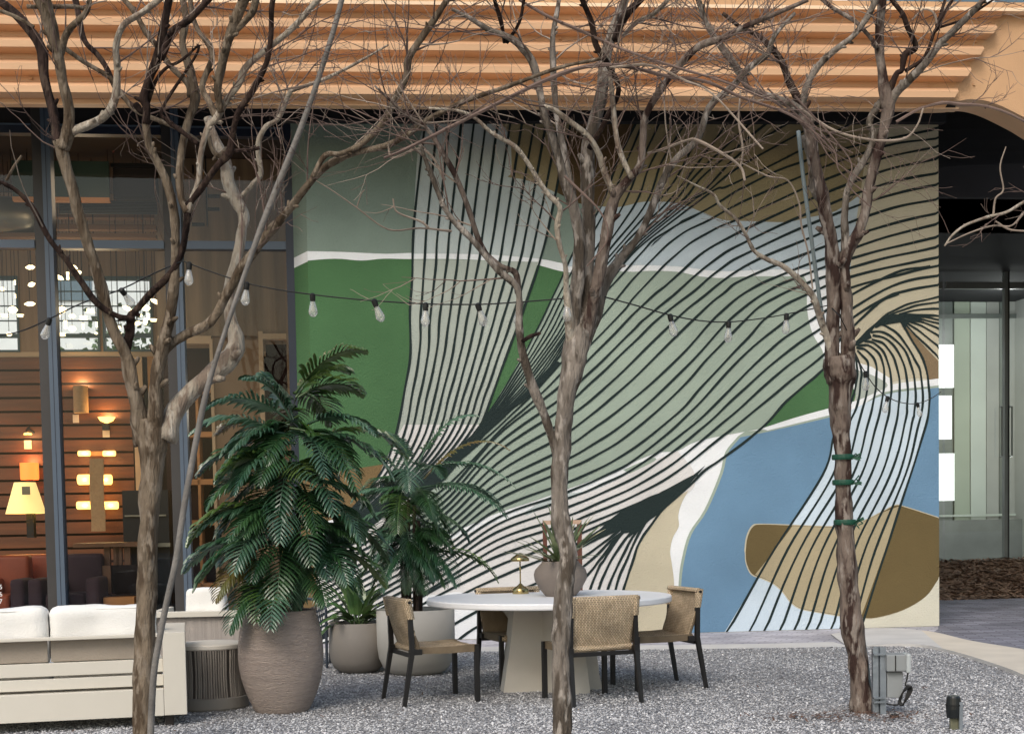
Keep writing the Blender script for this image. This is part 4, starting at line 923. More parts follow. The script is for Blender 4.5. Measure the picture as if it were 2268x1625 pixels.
T.limb([(165, -10, 12), (178, 50, 12), (188, 92, 11), (215, 120, 11), (238, 155, 12), (256, 195, 12), (280, 222, 11), (300, 240, 12)], YL, YL-.15, M_bkd, tw=3)
T.limb([(276, 780, 22), (288, 735, 20), (290, 700, 18), (302, 690, 18)], YL, YL-.1, M_bkd)
T.limb([(298, 704, 16), (262, 700, 14), (215, 672, 14), (180, 625, 14), (150, 580, 13), (110, 530, 12), (75, 465, 12), (40, 425, 11), (0, 403, 10), (-30, 396, 9)], YL-.1, YL-.6, M_bkd, tw=2)
T.limb([(14, 400, 6), (30, 370, 6), (48, 345, 5)], YL-.5, YL-.5)
T.limb([(288, 702, 16), (330, 655, 15), (372, 612, 15), (398, 570, 14), (410, 520, 14), (416, 468, 16)], YL-.1, YL-.3, M_bkd, tw=2)
T.limb([(345, 1000, 36), (344, 920, 34), (345, 860, 30), (352, 800, 30), (366, 745, 26), (380, 680, 22), (388, 600, 21), (388, 520, 20), (384, 465, 20), (370, 405, 18), (348, 360, 17), (328, 320, 18), (322, 270, 18)], YL, YL-.35, tw=2)
T.limb([(322, 275, 18), (325, 240, 18), (318, 215, 20), (334, 165, 17), (348, 130, 20), (358, 90, 18), (366, 40, 16), (378, -20, 14)], YL-.35, YL-.5, M_bkd, tw=5)
T.limb([(356, 130, 16), (385, 68, 15), (420, 45, 13), (452, 10, 12), (475, -15, 10)], YL-.45, YL-.7, M_bkd, tw=3)
T.limb([(300, 232, 14), (318, 245, 13), (345, 180, 8), (370, 150, 7), (400, 135, 6), (440, 100, 5)], YL-.3, YL-.5, M_bkd, tw=2)
T.limb([(416, 470, 18), (402, 440, 16), (398, 380, 18), (406, 310, 18), (420, 260, 20), (432, 215, 22), (418, 150, 18), (404, 95, 15), (412, 40, 15), (400, -20, 14)], YL-.3, YL-.1, tw=5)
T.limb([(416, 470, 15), (425, 440, 11), (440, 400, 11), (445, 340, 12), (462, 280, 14), (480, 262, 16), (500, 225, 15), (530, 185, 14), (545, 150, 14), (590, 110, 11), (650, 60, 12), (690, 15, 12), (725, -20, 12)], YL-.3, YL-.6, M_bkp, tw=8, ln=.6)
T.limb([(415, 455, 14), (440, 425, 14), (480, 370, 15), (508, 340, 17), (515, 300, 14), (528, 250, 13), (560, 200, 13), (590, 140, 12), (600, 80, 13), (602, 20, 12), (608, -20, 12)], YL-.3, YL-.75, M_bkd, tw=5)
T.limb([(520, 334, 9), (548, 332, 8), (575, 328, 8)], YL-.55, YL-.55, M_bkd)
T.limb([(480, 262, 18), (462, 225, 14), (448, 190, 13), (470, 120, 13), (440, 70, 12), (425, 30, 12), (420, -20, 10)], YL-.4, YL-.2, tw=4)
T.limb([(490, 250, 15), (482, 200, 17), (490, 150, 18), (505, 90, 20), (525, 40, 22), (548, -20, 22)], YL-.45, YL-.7, tw=4)
T.limb([(508, 85, 10), (535, 55, 13), (560, 25, 15), (570, -20, 14)], YL-.6, YL-.7)
T.limb([(440, 320, 10), (400, 290, 9), (372, 268, 10), (360, 240, 7), (430, 130, 6), (440, 105, 7), (442, 100, 4)], YL-.3, YL-.4, M_bkd, tw=2)
T.limb([(275, 0, 11), (300, 30, 13), (325, 75, 12), (345, 100, 12), (380, 150, 13), (415, 185, 13), (420, 215, 12)], YL-.1, YL-.2, tw=3)
T.limb([(366, 975, 44), (392, 905, 40), (440, 852, 40), (485, 815, 42), (518, 780, 40), (522, 745, 34), (510, 700, 28), (508, 640, 25), (522, 580, 23), (535, 520, 24), (540, 480, 26), (522, 440, 28), (505, 400, 30), (498, 360, 26), (482, 320, 20), (470, 290, 18), (460, 262, 18)], YL, YL+.35, M_bkp, tw=2)
T.limb([(505, 330, 16), (485, 345, 14), (470, 330, 10), (462, 300, 10)], YL+.2, YL+.2)
T.limb([(352, 790, 26), (372, 765, 24), (410, 742, 21), (455, 722, 20), (480, 695, 20), (502, 650, 20), (540, 588, 22), (575, 540, 20), (600, 510, 20), (640, 465, 18), (680, 412, 17), (720, 370, 16), (780, 340, 15), (850, 325, 14), (900, 300, 13), (960, 258, 12), (1040, 220, 10), (1130, 190, 9), (1240, 150, 8), (1330, 130, 7)], YL, YL-1.2, M_bk1, tw=16, ln=.5)
T.limb([(690, 395, 12), (720, 345, 12), (755, 340, 11), (800, 320, 14), (850, 270, 14), (875, 220, 14), (900, 170, 14), (905, 130, 16), (930, 90, 15), (965, 40, 14), (1000, -15, 12)], YL-.6, YL-.9, tw=22, ln=.55)
T.limb([(535, 435, 9), (560, 408, 11), (578, 385, 11), (572, 345, 11), (574, 310, 12), (590, 280, 11), (618, 262, 10), (640, 208, 11), (655, 198, 7), (720, 175, 7), (790, 140, 6), (860, 100, 4)], YL+.1, YL-.3, M_bkp, tw=12, ln=.5)
T.limb([(1000, 512, 5), (930, 505, 4), (860, 508, 3.5), (790, 460, 3), (740, 425, 2.6), (700, 400, 2)], YL-.2, YL-.6, M_tw2)
T.limb([(790, 460, 3), (800, 430, 2.4), (808, 420, 2)], YL-.3, YL-.3, M_tw2)
T.done()
# leaning support strap beside the left tree
mb = MB(); Q, RQ = limb3([(332, 1668, 16), (340, 1500, 15), (356, 1400, 14), (372, 1320, 14), (390, 1240, 15), (408, 1120, 14), (428, 1010, 14), (452, 890, 14), (474, 810, 11), (510, 700, 10), (548, 590, 11), (580, 500, 14), (620, 400, 15), (660, 300, 13), (700, 190, 12), (738, 70, 12), (762, -20, 12)], 8.2, 7.6)
mb.tube(Q, RQ, mat('weathered grey strap', (116, 112, 108), .7, .25, 8, .3, 50), 8)
tag(mb.build('support_cable', smooth=True), 'long slanting grey support cable leaning past the leftmost tree', 'cable')
# --- centre tree
YC = 7.9
T = Tree('bare tree in front of the round table, middle of the three large trees', gnd(1246, 1680), 2, M_bk2)
T.trunk([(1246, 1690, 42), (1245, 1600, 42), (1243, 1500, 40), (1244, 1400, 40), (1248, 1330, 40), (1253, 1280, 41), (1258, 1235, 42), (1252, 1190, 40), (1240, 1140, 38), (1240, 1060, 38), (1244, 980, 38), (1252, 900, 42), (1266, 830, 48), (1276, 775, 54), (1284, 735, 52), (1290, 705, 40), (1293, 685, 24)], YC-.1, YC)
T.limb([(1240, 1030, 26), (1228, 990, 20), (1210, 930, 20), (1185, 870, 21), (1168, 820, 19), (1156, 770, 18), (1150, 720, 17), (1150, 660, 15), (1140, 630, 16), (1105, 600, 15), (1078, 570, 14), (1045, 530, 13), (1010, 495, 13), (985, 460, 12), (960, 400, 11), (945, 360, 9), (930, 320, 8)], YC, YC-.5, M_bk2, tw=4)
T.limb([(1148, 650, 14), (1142, 605, 14), (1110, 590, 12), (1078, 565, 14), (1060, 530, 12), (1040, 470, 12), (1018, 410, 12), (990, 355, 12), (960, 305, 10), (935, 275, 9), (900, 255, 8), (870, 228, 7), (830, 190, 5)], YC-.1, YC-.6, M_bk3, tw=18, ln=.5)
T.limb([(1158, 754, 9), (1175, 745, 9), (1196, 738, 7)], YC-.2, YC-.4, M_bkd)
T.limb([(950, 505, 5), (930, 490, 5), (880, 470, 4), (870, 440, 3)], YC-.4, YC-.5, M_tw2)
T.limb([(985, 400, 8), (960, 350, 6), (925, 330, 6), (870, 350, 5), (860, 320, 5)], YC-.3, YC-.4, M_tw2, tw=6)
T.limb([(1268, 790, 26), (1262, 720, 22), (1255, 640, 13), (1252, 590, 10), (1240, 545, 12), (1234, 500, 13), (1240, 460, 11), (1215, 432, 11), (1190, 395, 11), (1172, 365, 10), (1140, 325, 10), (1090, 295, 9), (1050, 260, 8), (1010, 245, 6), (950, 240, 5)], YC, YC-.6, M_bkp, tw=10, ln=.4)
T.limb([(1272, 800, 34), (1272, 710, 32), (1280, 610, 28), (1282, 520, 26), (1268, 450, 24), (1250, 400, 20), (1238, 350, 18), (1222, 300, 17), (1205, 250, 16), (1195, 200, 15), (1180, 140, 17), (1150, 100, 16), (1120, 80, 14), (1080, 65, 12), (1040, 40, 10), (1000, 20, 8)], YC, YC-.3, M_bk2, tw=14, ln=.55)
T.limb([(1118, 95, 10), (1110, 50, 10), (1095, 0, 8), (1090, -20, 8)], YC-.2, YC-.4, M_bkd, tw=6)
T.limb([(1122, 95, 9), (1150, 50, 8), (1160, 0, 7), (1165, -20, 7)], YC-.2, YC-.4, M_bkd, tw=6)
T.limb([(1280, 790, 36), (1296, 700, 32), (1300, 610, 28), (1305, 520, 28), (1302, 440, 28), (1300, 370, 30), (1308, 300, 30), (1325, 240, 28), (1335, 180, 26), (1345, 110, 24), (1360, 60, 20), (1380, 10, 18), (1390, -20, 16)], YC, YC+.1, M_bk2, tw=14, ln=.6)
T.limb([(1282, 790, 34), (1304, 710, 30), (1325, 615, 27), (1340, 540, 26), (1352, 470, 26), (1366, 430, 24), (1395, 395, 18), (1418, 365, 18), (1424, 310, 16), (1428, 260, 15), (1465, 195, 16), (1500, 150, 15), (1545, 105, 15), (1600, 85, 14), (1650, 60, 12), (1720, 30, 10), (1790, 0, 8)], YC, YC-.4, M_bk3, tw=20, ln=.6)
T.limb([(1286, 780, 32), (1318, 700, 30), (1334, 640, 26), (1370, 580, 20), (1410, 530, 17), (1440, 470, 17), (1468, 400, 17), (1500, 350, 16), (1545, 310, 15), (1570, 240, 14), (1620, 195, 15), (1660, 150, 14), (1700, 120, 12), (1715, 80, 10), (1760, 30, 8)], YC, YC+.3, M_bk2, tw=20, ln=.6)
T.limb([(1360, 430, 16), (1340, 385, 14), (1326, 340, 14), (1300, 300, 12), (1260, 268, 12), (1230, 245, 11), (1205, 235, 9)], YC-.1, YC-.3, M_bkp, tw=4)
T.limb([(1268, 430, 16), (1250, 340, 15), (1238, 280, 14), (1230, 230, 12), (1225, 150, 14), (1225, 80, 12), (1235, 20, 10), (1240, -20, 10)], YC+.1, YC+.3, M_bk2, tw=10)
T.limb([(1400, 395, 12), (1378, 350, 12), (1365, 300, 12), (1360, 250, 12), (1355, 200, 11), (1350, 160, 9)], YC-.2, YC-.3, M_bkp, tw=4)
T.limb([(1305, 330, 12), (1345, 260, 12), (1370, 200, 12), (1350, 150, 12), (1320, 100, 13), (1310, 50, 12), (1290, 0, 12), (1280, -20, 10)], YC-.1, YC-.5, M_bkd, tw=10, ln=.6)
T.limb([(1362, 90, 15), (1382, 40, 17), (1420, 0, 14), (1440, -20, 12)], YC, YC-.3, M_bkd, tw=6)
T.limb([(1380, 80, 9), (1410, 50, 10), (1450, 30, 9), (1480, 0, 8)], YC, YC-.3, M_bkp, tw=6)
T.limb([(850, 350, 6), (900, 330, 7), (1000, 280, 8), (1080, 240, 9), (1150, 205, 10), (1240, 165, 10), (1320, 145, 9), (1400, 150, 8), (1480, 170, 8), (1560, 180, 7), (1640, 215, 6), (1740, 250, 5), (1800, 290, 4), (1850, 340, 3)], YC-.6, YC-.2, M_tw, tw=24, ln=.5)
T.limb([(1150, 0, 6), (1220, 40, 7), (1290, 70, 7), (1380, 110, 6), (1500, 150, 6), (1600, 180, 5), (1700, 220, 4)], YC-.3, YC-.6, M_tw, tw=20, ln=.5)
T.limb([(1690, 330, 4), (1580, 210, 5), (1520, 180, 5), (1440, 145, 6), (1350, 150, 6)], YC-.6, YC-.4, M_tw2, tw=10, ln=.4)
T.limb([(1434, 340, 6), (1470, 330, 6), (1520, 312, 6), (1545, 312, 8), (1600, 340, 7), (1640, 370, 6), (1650, 400, 5)], YC-.1, YC-.3, M_tw2, tw=4, ln=.3)
T.limb([(1640, 370, 5), (1645, 330, 5), (1636, 270, 5), (1640, 200, 4)], YC-.2, YC-.2, M_tw2)
T.limb([(1250, 390, 6), (1330, 470, 4), (1345, 530, 4), (1300, 590, 3)], YC-.5, YC-.4, M_tw)
T.done()
# --- right tree
YR = 9.25
T = Tree('leaning reddish bare tree with green ties in front of the mural, beside the electrical box', gnd(1912, 1592), 3, M_bk3)
T.trunk([(1914, 1606, 62), (1911, 1575, 52), (1908, 1540, 46), (1900, 1470, 46), (1890, 1400, 48), (1882, 1330, 46), (1876, 1250, 42), (1871, 1170, 38), (1868, 1090, 36), (1866, 1000, 36), (1862, 930, 42), (1860, 880, 58), (1862, 830, 66), (1858, 790, 62)], YR, YR)
T.limb([(1846, 850, 34), (1843, 780, 30), (1846, 700, 30), (1846, 640, 30), (1846, 580, 34), (1838, 520, 30), (1828, 470, 27), (1816, 410, 26), (1804, 350, 25), (1794, 300, 24), (1782, 255, 22), (1776, 232, 22)], YR, YR-.2, M_bk3, tw=3)
T.limb([(1782, 250, 20), (1745, 228, 18), (1700, 212, 15), (1660, 198, 14), (1638, 160, 14), (1610, 120, 14), (1580, 80, 13), (1560, 40, 12), (1540, -20, 10)], YR-.2, YR-.5, M_bk2, tw=24, ln=.6)
T.limb([(1780, 250, 18), (1765, 215, 16), (1745, 175, 15), (1730, 135, 16), (1712, 110, 14), (1680, 80, 11), (1640, 60, 8), (1600, 30, 7)], YR-.2, YR-.3, M_bkd, tw=14, ln=.6)
T.limb([(1776, 240, 15), (1785, 195, 14), (1810, 150, 14), (1845, 115, 14), (1890, 80, 13), (1920, 40, 13), (1940, 0, 14), (1945, -20, 14)], YR-.2, YR-.4, M_bk2, tw=6)
T.limb([(1800, -20, 9), (1840, 15, 9), (1890, 45, 9), (1920, 75, 9), (1945, 105, 9)], YR-.2, YR-.3, tw=3)
T.limb([(1838, 470, 12), (1800, 420, 12), (1795, 360, 13), (1780, 300, 14)], YR+.2, YR, M_bk2)
T.limb([(1876, 850, 34), (1878, 780, 32), (1876, 700, 30), (1872, 640, 26), (1870, 590, 26), (1880, 550, 26), (1900, 515, 24), (1916, 470, 22), (1926, 410, 21), (1940, 350, 20), (1955, 300, 22), (1966, 250, 26), (1962, 215, 28), (1954, 160, 20), (1948, 100, 18), (1950, 40, 18), (1955, -20, 18)], YR, YR-.3, M_bk3, tw=4)
T.limb([(1874, 560, 18), (1870, 500, 18), (1872, 460, 16), (1878, 420, 16), (1898, 380, 15), (1922, 340, 15), (1936, 300, 14), (1925, 270, 14), (1945, 235, 16), (1962, 215, 16)], YR-.1, YR-.2, M_bk2)
T.limb([(1968, 235, 20), (1985, 205, 18), (2010, 180, 20), (2045, 145, 19), (2080, 100, 17), (2120, 60, 14), (2160, 20, 12), (2195, -20, 10)], YR-.2, YR-.6, M_bk2, tw=6)
T.limb([(1966, 210, 16), (1985, 165, 13), (1998, 155, 11), (2005, 120, 14), (2028, 105, 11), (2010, 60, 11), (1998, 30, 10), (1975, 0, 10), (1965, -20, 10)], YR-.2, YR-.4, M_bkd, tw=5)
T.limb([(2004, 158, 9), (2040, 135, 8), (2056, 110, 8), (2068, 75, 7), (2076, 62, 10), (2085, 40, 7), (2110, 0, 6)], YR-.3, YR-.5, M_bkd, tw=8, ln=.5)
T.limb([(2078, 60, 6), (2068, 30, 5), (2045, 22, 4), (2020, 45, 4)], YR-.4, YR-.4, M_tw2)
T.limb([(2078, 50, 7), (2090, 10, 7), (2100, -20, 6)], YR-.4, YR-.4, M_bkd)
T.limb([(2078, 62, 6), (2130, 45, 5), (2170, 20, 5), (2200, 0, 4)], YR-.4, YR-.6, M_bkd, tw=3)
T.limb([(1850, 820, 18), (1838, 770, 16), (1826, 730, 14), (1812, 690, 14), (1800, 655, 14), (1770, 620, 13), (1735, 590, 11), (1700, 575, 10), (1670, 555, 9), (1652, 520, 8), (1630, 485, 7), (1595, 455, 7), (1580, 430, 6), (1540, 410, 4), (1500, 390, 3)], YR, YR-.5, M_bkp, tw=6, ln=.35)
T.limb([(1800, 640, 4), (1790, 560, 4), (1775, 500, 4), (1770, 450, 4), (1745, 400, 4), (1700, 390, 4), (1640, 360, 3)], YR-.2, YR-.4, M_tw2, tw=4, ln=.35)
T.limb([(1770, 240, 7), (1850, 290, 5), (1930, 310, 5), (2000, 308, 5), (2030, 280, 4), (2045, 240, 4)], YR-.4, YR-.5, M_tw2)
T.limb([(1985, 270, 6), (2040, 240, 6), (2090, 228, 7), (2130, 232, 7), (2180, 235, 6), (2230, 250, 6), (2290, 280, 5)], YR-.3, YR-.6, M_tw, tw=4, ln=.2)
for k in range(5):
    T.limb([(1640+k*30, 180+k*8, 4), (1720+k*40, 230+k*30, 4), (1800+k*20, 290+k*30, 3), (1890+k*10, 340+k*30, 2.4)], YR-.5-.05*k, YR-.6, M_tw, tw=2, ln=.35)
rt = T.done()
# --- branch reaching in from a tree beyond the right edge
T = Tree('thin bare tree standing beyond the right edge with one pale branch reaching in', gnd(2560, 1560), 5, M_bk2)
T.trunk([(2560, 1580, 46), (2556, 1300, 42), (2550, 1000, 38), (2540, 700, 32), (2520, 560, 28)], 9.4, 9.4)
T.limb([(2530, 600, 18), (2440, 520, 12), (2360, 460, 9), (2290, 440, 7), (2230, 470, 6), (2190, 480, 7), (2140, 498, 6), (2110, 520, 5), (2092, 545, 4)], 9.4, 9.0, M_bkp, tw=5, ln=.3)
T.limb([(2200, 478, 5), (2205, 440, 4), (2222, 420, 4), (2215, 370, 3), (2228, 325, 2.5)], 9.1, 9.0, M_tw2)
T.limb([(2268, 470, 7), (2240, 500, 4), (2200, 500, 4), (2150, 515, 4), (2095, 540, 3)], 9.2, 9.0, M_tw2)
T.limb([(2205, 490, 4), (2235, 508, 4), (2275, 512, 4)], 9.1, 9.1, M_tw2)
T.done()
# green ties on the right trunk, grey stake behind it
M_tie = mat('green ribbon', (14, 70, 52), .55, .2, 20)
for k, (y, xc, w) in enumerate(((1012, 1866, 42), (1068, 1867, 42), (1156, 1871, 44))):
    mb = MB(); c = at(xc, y, YR-.0); rr = w*.5*YR/FPX+.004
    mb.lathe([(rr, -.018), (rr+.004, -.005), (rr+.003, .012), (rr, .018)], c, M_tie, 20)
    r = random.Random(k)
    for q in range(3):
        p = c+Vector((rr*.8, -rr*.6, 0)); d = Vector((r.uniform(.2, 1), -.3, r.uniform(-.6, .5))).normalized()*.06
        mb.face([p, p+d+Vector((0, 0, .012)), p+d*1.1, p+Vector((0, -.003, -.014))], M_tie)
    mb.tube([c+Vector((rr*.8, -rr*.65, 0)), c+Vector((rr*1.1, -rr*.9, .02)), c+Vector((rr*1.5, -rr*.8, -.01)), c+Vector((rr*1.1, -rr*.8, -.02))], .006, M_tie, 6)
    tag(mb.build('tree_tie'), ['highest green ribbon tie on the reddish leaning trunk', 'middle green ribbon tie on the reddish leaning trunk', 'lowest green ribbon tie on the reddish leaning trunk'][k], 'tree tie')
mb = MB(); Q, RQ = limb3([(1930, 1604, 13), (1920, 1480, 12), (1898, 1330, 10), (1880, 1200, 9), (1862, 1000, 8), (1835, 780, 9), (1815, 660, 9), (1796, 520, 9), (1780, 400, 9), (1768, 290, 9)], YR+.12, YR+.1)
mb.tube(Q, RQ, mat('grey stake', (110, 122, 124), .5, .1, 8), 8); tag(mb.build('tree_stake', smooth=True), 'thin grey stake standing behind the reddish leaning tree', 'stake')

# ---------------------------------------------------------------- festoon lights
M_sock = mat('black socket', (14, 14, 14), .5); M_fil = mat('filament', (200, 190, 170), .5)
def bulb_glass():
    m = bpy.data.materials.new('bulb glass'); m.use_nodes = True; n = m.node_tree; n.nodes.remove(n.nodes['Principled BSDF']); o = n.nodes['Material Output']
    t = n.nodes.new('ShaderNodeBsdfTransparent'); t.inputs[0].default_value = (.93, .93, .92, 1); g = n.nodes.new('ShaderNodeBsdfGlossy'); g.inputs['Roughness'].default_value = .08
    d = n.nodes.new('ShaderNodeBsdfDiffuse'); d.inputs[0].default_value = (.95, .95, .93, 1)
    lw = n.nodes.new('ShaderNodeLayerWeight'); lw.inputs[0].default_value = .45; m1 = n.nodes.new('ShaderNodeMixShader'); m2 = n.nodes.new('ShaderNodeMixShader'); m2.inputs[0].default_value = .22
    n.links.new(lw.outputs[1], m1.inputs[0]); n.links.new(t.outputs[0], m1.inputs[1]); n.links.new(g.outputs[0], m1.inputs[2]); n.links.new(m1.outputs[0], m2.inputs[1]); n.links.new(d.outputs[0], m2.inputs[2]); n.links.new(m2.outputs[0], o.inputs[0]); return m
M_bg = bulb_glass()
fl = thing('string_lights', 'black cable of clear pear-shaped bulbs strung between the bare trees', 'string lights')
segs = [[(-60, 740, 8.6), (0, 742, 8.6), (50, 732, 8.5), (110, 706, 8.4), (180, 672, 8.3), (265, 642, 8.25), (340, 606, 8.2), (404, 578, 8.1)],
        [(404, 578, 8.1), (480, 606, 8.1), (550, 628, 8.1), (620, 642, 8.1), (690, 652, 8.1), (760, 660, 8.05), (830, 666, 8.0), (945, 673, 8.0), (1060, 674, 8.0), (1150, 669, 7.95), (1262, 660, 7.85)],
        [(1340, 658, 7.9), (1400, 674, 8.1), (1485, 698, 8.4), (1550, 710, 8.6), (1612, 713, 8.8), (1680, 706, 9.0), (1740, 696, 9.1), (1836, 676, 9.2)],
        [(1890, 780, 9.3), (1916, 824, 9.8), (1940, 858, 10.4), (1968, 880, 11.2), (2000, 892, 12.2), (2034, 893, 13.2), (2062, 882, 14.4), (2084, 868, 15.6)]]
mb = MB()
for s_ in segs: mb.tube(crom([at(x, y, Y) for x, y, Y in s_], 6), .0042, M_sock, 6)
mb.tube([at(1836, 676, 9.2), at(1860, 700, 9.05), at(1880, 740, 9.2), at(1890, 780, 9.3)], .0042, M_sock, 6)
mb.build('cable', fl)
bulbs = [(110, 706, 8.4, .35, .1), (268, 641, 8.25, -.5, .7), (419, 583, 8.1, .05, 0), (547, 627, 8.1, .15, .1), (692, 652, 8.1, 0, .1), (828, 665, 8.0, -.35, .1), (943, 673, 8.0, .05, 0), (1058, 674, 8.0, -.3, .1), (1154, 669, 7.95, .2, .1), (1256, 661, 7.8, .0, 0),
         (1484, 698, 8.4, -.2, 0), (1614, 713, 8.8, .05, 0), (1742, 696, 9.1, .05, 0), (1917, 824, 9.8, 0, 0), (1966, 879, 11.2, .2, 0), (2032, 893, 13.2, -.2, 0)]
for x, y, Y, tl, t2 in bulbs:
    p = at(x, y, Y); Mx = Matrix.Translation(p) @ Matrix.Rotation(tl, 4, 'Y') @ Matrix.Rotation(t2, 4, 'X')
    k = 1.0
    mb = MB(); mb.lathe([(.001, -.132*k), (.014, -.128*k), (.0255, -.112*k), (.027, -.1*k), (.022, -.075*k), (.0145, -.045*k), (.013, -.035*k)], (0, 0, 0), M_bg, 16, Mx); b_ = mb.build('bulb', fl, smooth=True)
    mb = MB(); mb.lathe([(.001, -.04), (.015, -.04), (.017, -.02), (.017, 0), (.008, .008), (.001, .009)], (0, 0, 0), M_sock, 12, Mx); mb.build('socket', b_)
    mb = MB()
    mb.tube([Mx @ Vector(q) for q in ((0, 0, -.04), (.008, 0, -.09), (.004, 0, -.1), (0, .004, -.055), (-.004, 0, -.1), (-.008, 0, -.09), (0, 0, -.04))], .0012, M_fil, 4); mb.build('filament', b_)
# ---------------------------------------------------------------- furniture
def weave_mat(name, c1, c2, sx=70, sz=70):
    m = bpy.data.materials.new(name); m.use_nodes = True; n = m.node_tree; b = n.nodes['Principled BSDF']; b.inputs['Roughness'].default_value = .8; b.inputs['Specular IOR Level'].default_value = .25
    tc = n.nodes.new('ShaderNodeTexCoord')
    br = n.nodes.new('ShaderNodeTexBrick'); br.inputs['Scale'].default_value = 1; br.inputs['Brick Width'].default_value = .026; br.inputs['Row Height'].default_value = .011; br.inputs['Mortar Size'].default_value = .0022
    br.inputs['Color1'].default_value = lin(c1)+(1,); br.inputs['Color2'].default_value = lin(c2)+(1,); br.inputs['Mortar'].default_value = tuple(x*.28 for x in lin(c2))+(1,)
    n.links.new(tc.outputs['UV'], br.inputs['Vector'])
    nz = n.nodes.new('ShaderNodeTexNoise'); nz.inputs['Scale'].default_value = 9; nz.inputs['Detail'].default_value = 7; n.links.new(tc.outputs['Object'], nz.inputs['Vector'])
    rp = n.nodes.new('ShaderNodeValToRGB'); rp.color_ramp.elements[0].color = (.7, .7, .7, 1); rp.color_ramp.elements[1].color = (1.2, 1.2, 1.2, 1); rp.color_ramp.elements[0].position = .3; rp.color_ramp.elements[1].position = .7
    n.links.new(nz.outputs[0], rp.inputs[0]); mx = n.nodes.new('ShaderNodeMix'); mx.data_type = 'RGBA'; mx.blend_type = 'MULTIPLY'; mx.inputs[0].default_value = 1
    n.links.new(br.outputs[0], mx.inputs[6]); n.links.new(rp.outputs[0], mx.inputs[7]); n.links.new(mx.outputs[2], b.inputs['Base Color'])
    bp = n.nodes.new('ShaderNodeBump'); bp.inputs['Strength'].default_value = .9; bp.inputs['Distance'].default_value = .004; bp.invert = True
    n.links.new(br.outputs[1], bp.inputs['Height']); n.links.new(bp.outputs[0], b.inputs['Normal']); return m
M_wv = weave_mat('woven rush', (236, 214, 184), (214, 190, 158)); M_bl = mat('black chair wood', (26, 24, 24), .45, .15, 12, .1, 60)
M_blo = mat('black wood end', (34, 28, 26), .5)
def grid_mesh(rows, m, name, parent, thick=0.0, smooth=True):
    """rows: list of rows of points; makes UVs in metres"""
    nr, nc = len(rows), len(rows[0]); vs = [Vector(p) for r_ in rows for p in r_]
    fs = [[i*nc+j, i*nc+j+1, (i+1)*nc+j+1, (i+1)*nc+j] for i in range(nr-1) for j in range(nc-1)]
    me = bpy.data.meshes.new(name); me.from_pydata([tuple(v) for v in vs], [], fs); me.materials.append(m)
    U = [[0]*nc for _ in range(nr)]; V = [[0]*nc for _ in range(nr)]
    for i in range(nr):
        for j in range(nc):
            if j: U[i][j] = U[i][j-1]+(vs[i*nc+j]-vs[i*nc+j-1]).length
            if i: V[i][j] = V[i-1][j]+(vs[i*nc+j]-vs[(i-1)*nc+j]).length
    uv = me.uv_layers.new(name='UVMap')
    for p in me.polygons:
        p.use_smooth = smooth
        for li, vi in zip(p.loop_indices, p.vertices): uv.data[li].uv = (V[vi//nc][vi % nc], U[vi//nc][vi % nc])
    o = bpy.data.objects.new(name, me); sc.collection.objects.link(o); o.parent = parent
    if thick: s = o.modifiers.new('thick', 'SOLIDIFY'); s.thickness = thick; s.offset = 0
    return o
def make_chair():
    t = thing('dining_chair', 'x', 'chair', group='woven dining chairs around the round table')
    hw = .265
    # seat: woven box with softly rounded edges, running front to back
    prof = [(-.215, .395), (-.235, .405), (-.24, .43), (-.225, .447), (-.1, .442), (.08, .44), (.2, .447), (.25, .447), (.268, .435), (.27, .405), (.255, .39), (.0, .388), (-.215, .395)]
    rows = []
    for x in (-hw+.012, -hw+.03, -.12, 0, .12, hw-.03, hw-.012):
        s = -.010 if abs(x) < .2 else 0.0
        rows.append([(x, y, z+(s if z > .42 else 0)) for y, z in prof])
    seat = grid_mesh(rows, M_wv, 'seat', t)
    for x in (-hw+.012, hw-.012): mb = MB(); mb.poly([(x, y, z) for y, z in prof[:-1]], M_wv); mb.build('seat_side', seat)
    # backrest sling
    pb = [(-.262, .775), (-.27, .796), (-.288, .797), (-.3, .785), (-.298, .765), (-.283, .70), (-.262, .62), (-.238, .53), (-.215, .47), (-.20, .42), (-.2, .40)]
    xs = [-hw-.012, -hw+.02, -.17, -.08, 0, .08, .17, hw-.02, hw+.012]
    rows = []
    for y, z in pb:
        k = max(0, min(1, (.64-z)/.04)); row = []
        for x in xs:
            xx = x*(1-.085*k); row.append((xx, y - .018*(1-(x/hw)**2)*(1-abs(z-.6)/.25), z))
        rows.append(row)
    back = grid_mesh(rows, M_wv, 'backrest', t, .022)
    # wraps on both posts and the top bar
    for s in (-1, 1):
        q = []
        for a in range(9):
            an = 2*math.pi*a/8; q.append((s*(hw-.005)+.03*math.cos(an), .033*math.sin(an)))
        rows = [[(x, y-.29+(.79-z)*.17, z) for x, y in q] for z in (.80, .76, .70, .655)]
        grid_mesh(rows, M_wv, 'post_wrap', back)
    mb = MB(); mb.tube([(-hw-.03, -.283, .781), (hw+.03, -.283, .781)], .0115, M_bl, 8); mb.build('top_rail', t)
    for s in (-1, 1):
        mb = MB(); mb.tube([(s*(hw-.005), -.292, .80), (s*(hw-.005), -.27, .66), (s*(hw+.002), -.262, .42), (s*(hw+.01), -.335, 0)], [.020, .024, .025, .019], M_bl, 4, sq=True); mb.build('leg', t)
        mb = MB(); mb.box((s*(hw-.012), .25, .2225), (.036, .036, .445), M_bl, bev=.003); mb.build('leg', t)
        mb = MB(); mb.box((s*(hw-.005), -.235, .41), (.03, .10, .042), M_bl, bev=.003); mb.build('side_rail', t)
    mb = MB(); mb.box((0, -.25, .38), (.5, .02, .03), M_bl); mb.build('stretcher', t)
    return t
ch = make_chair()
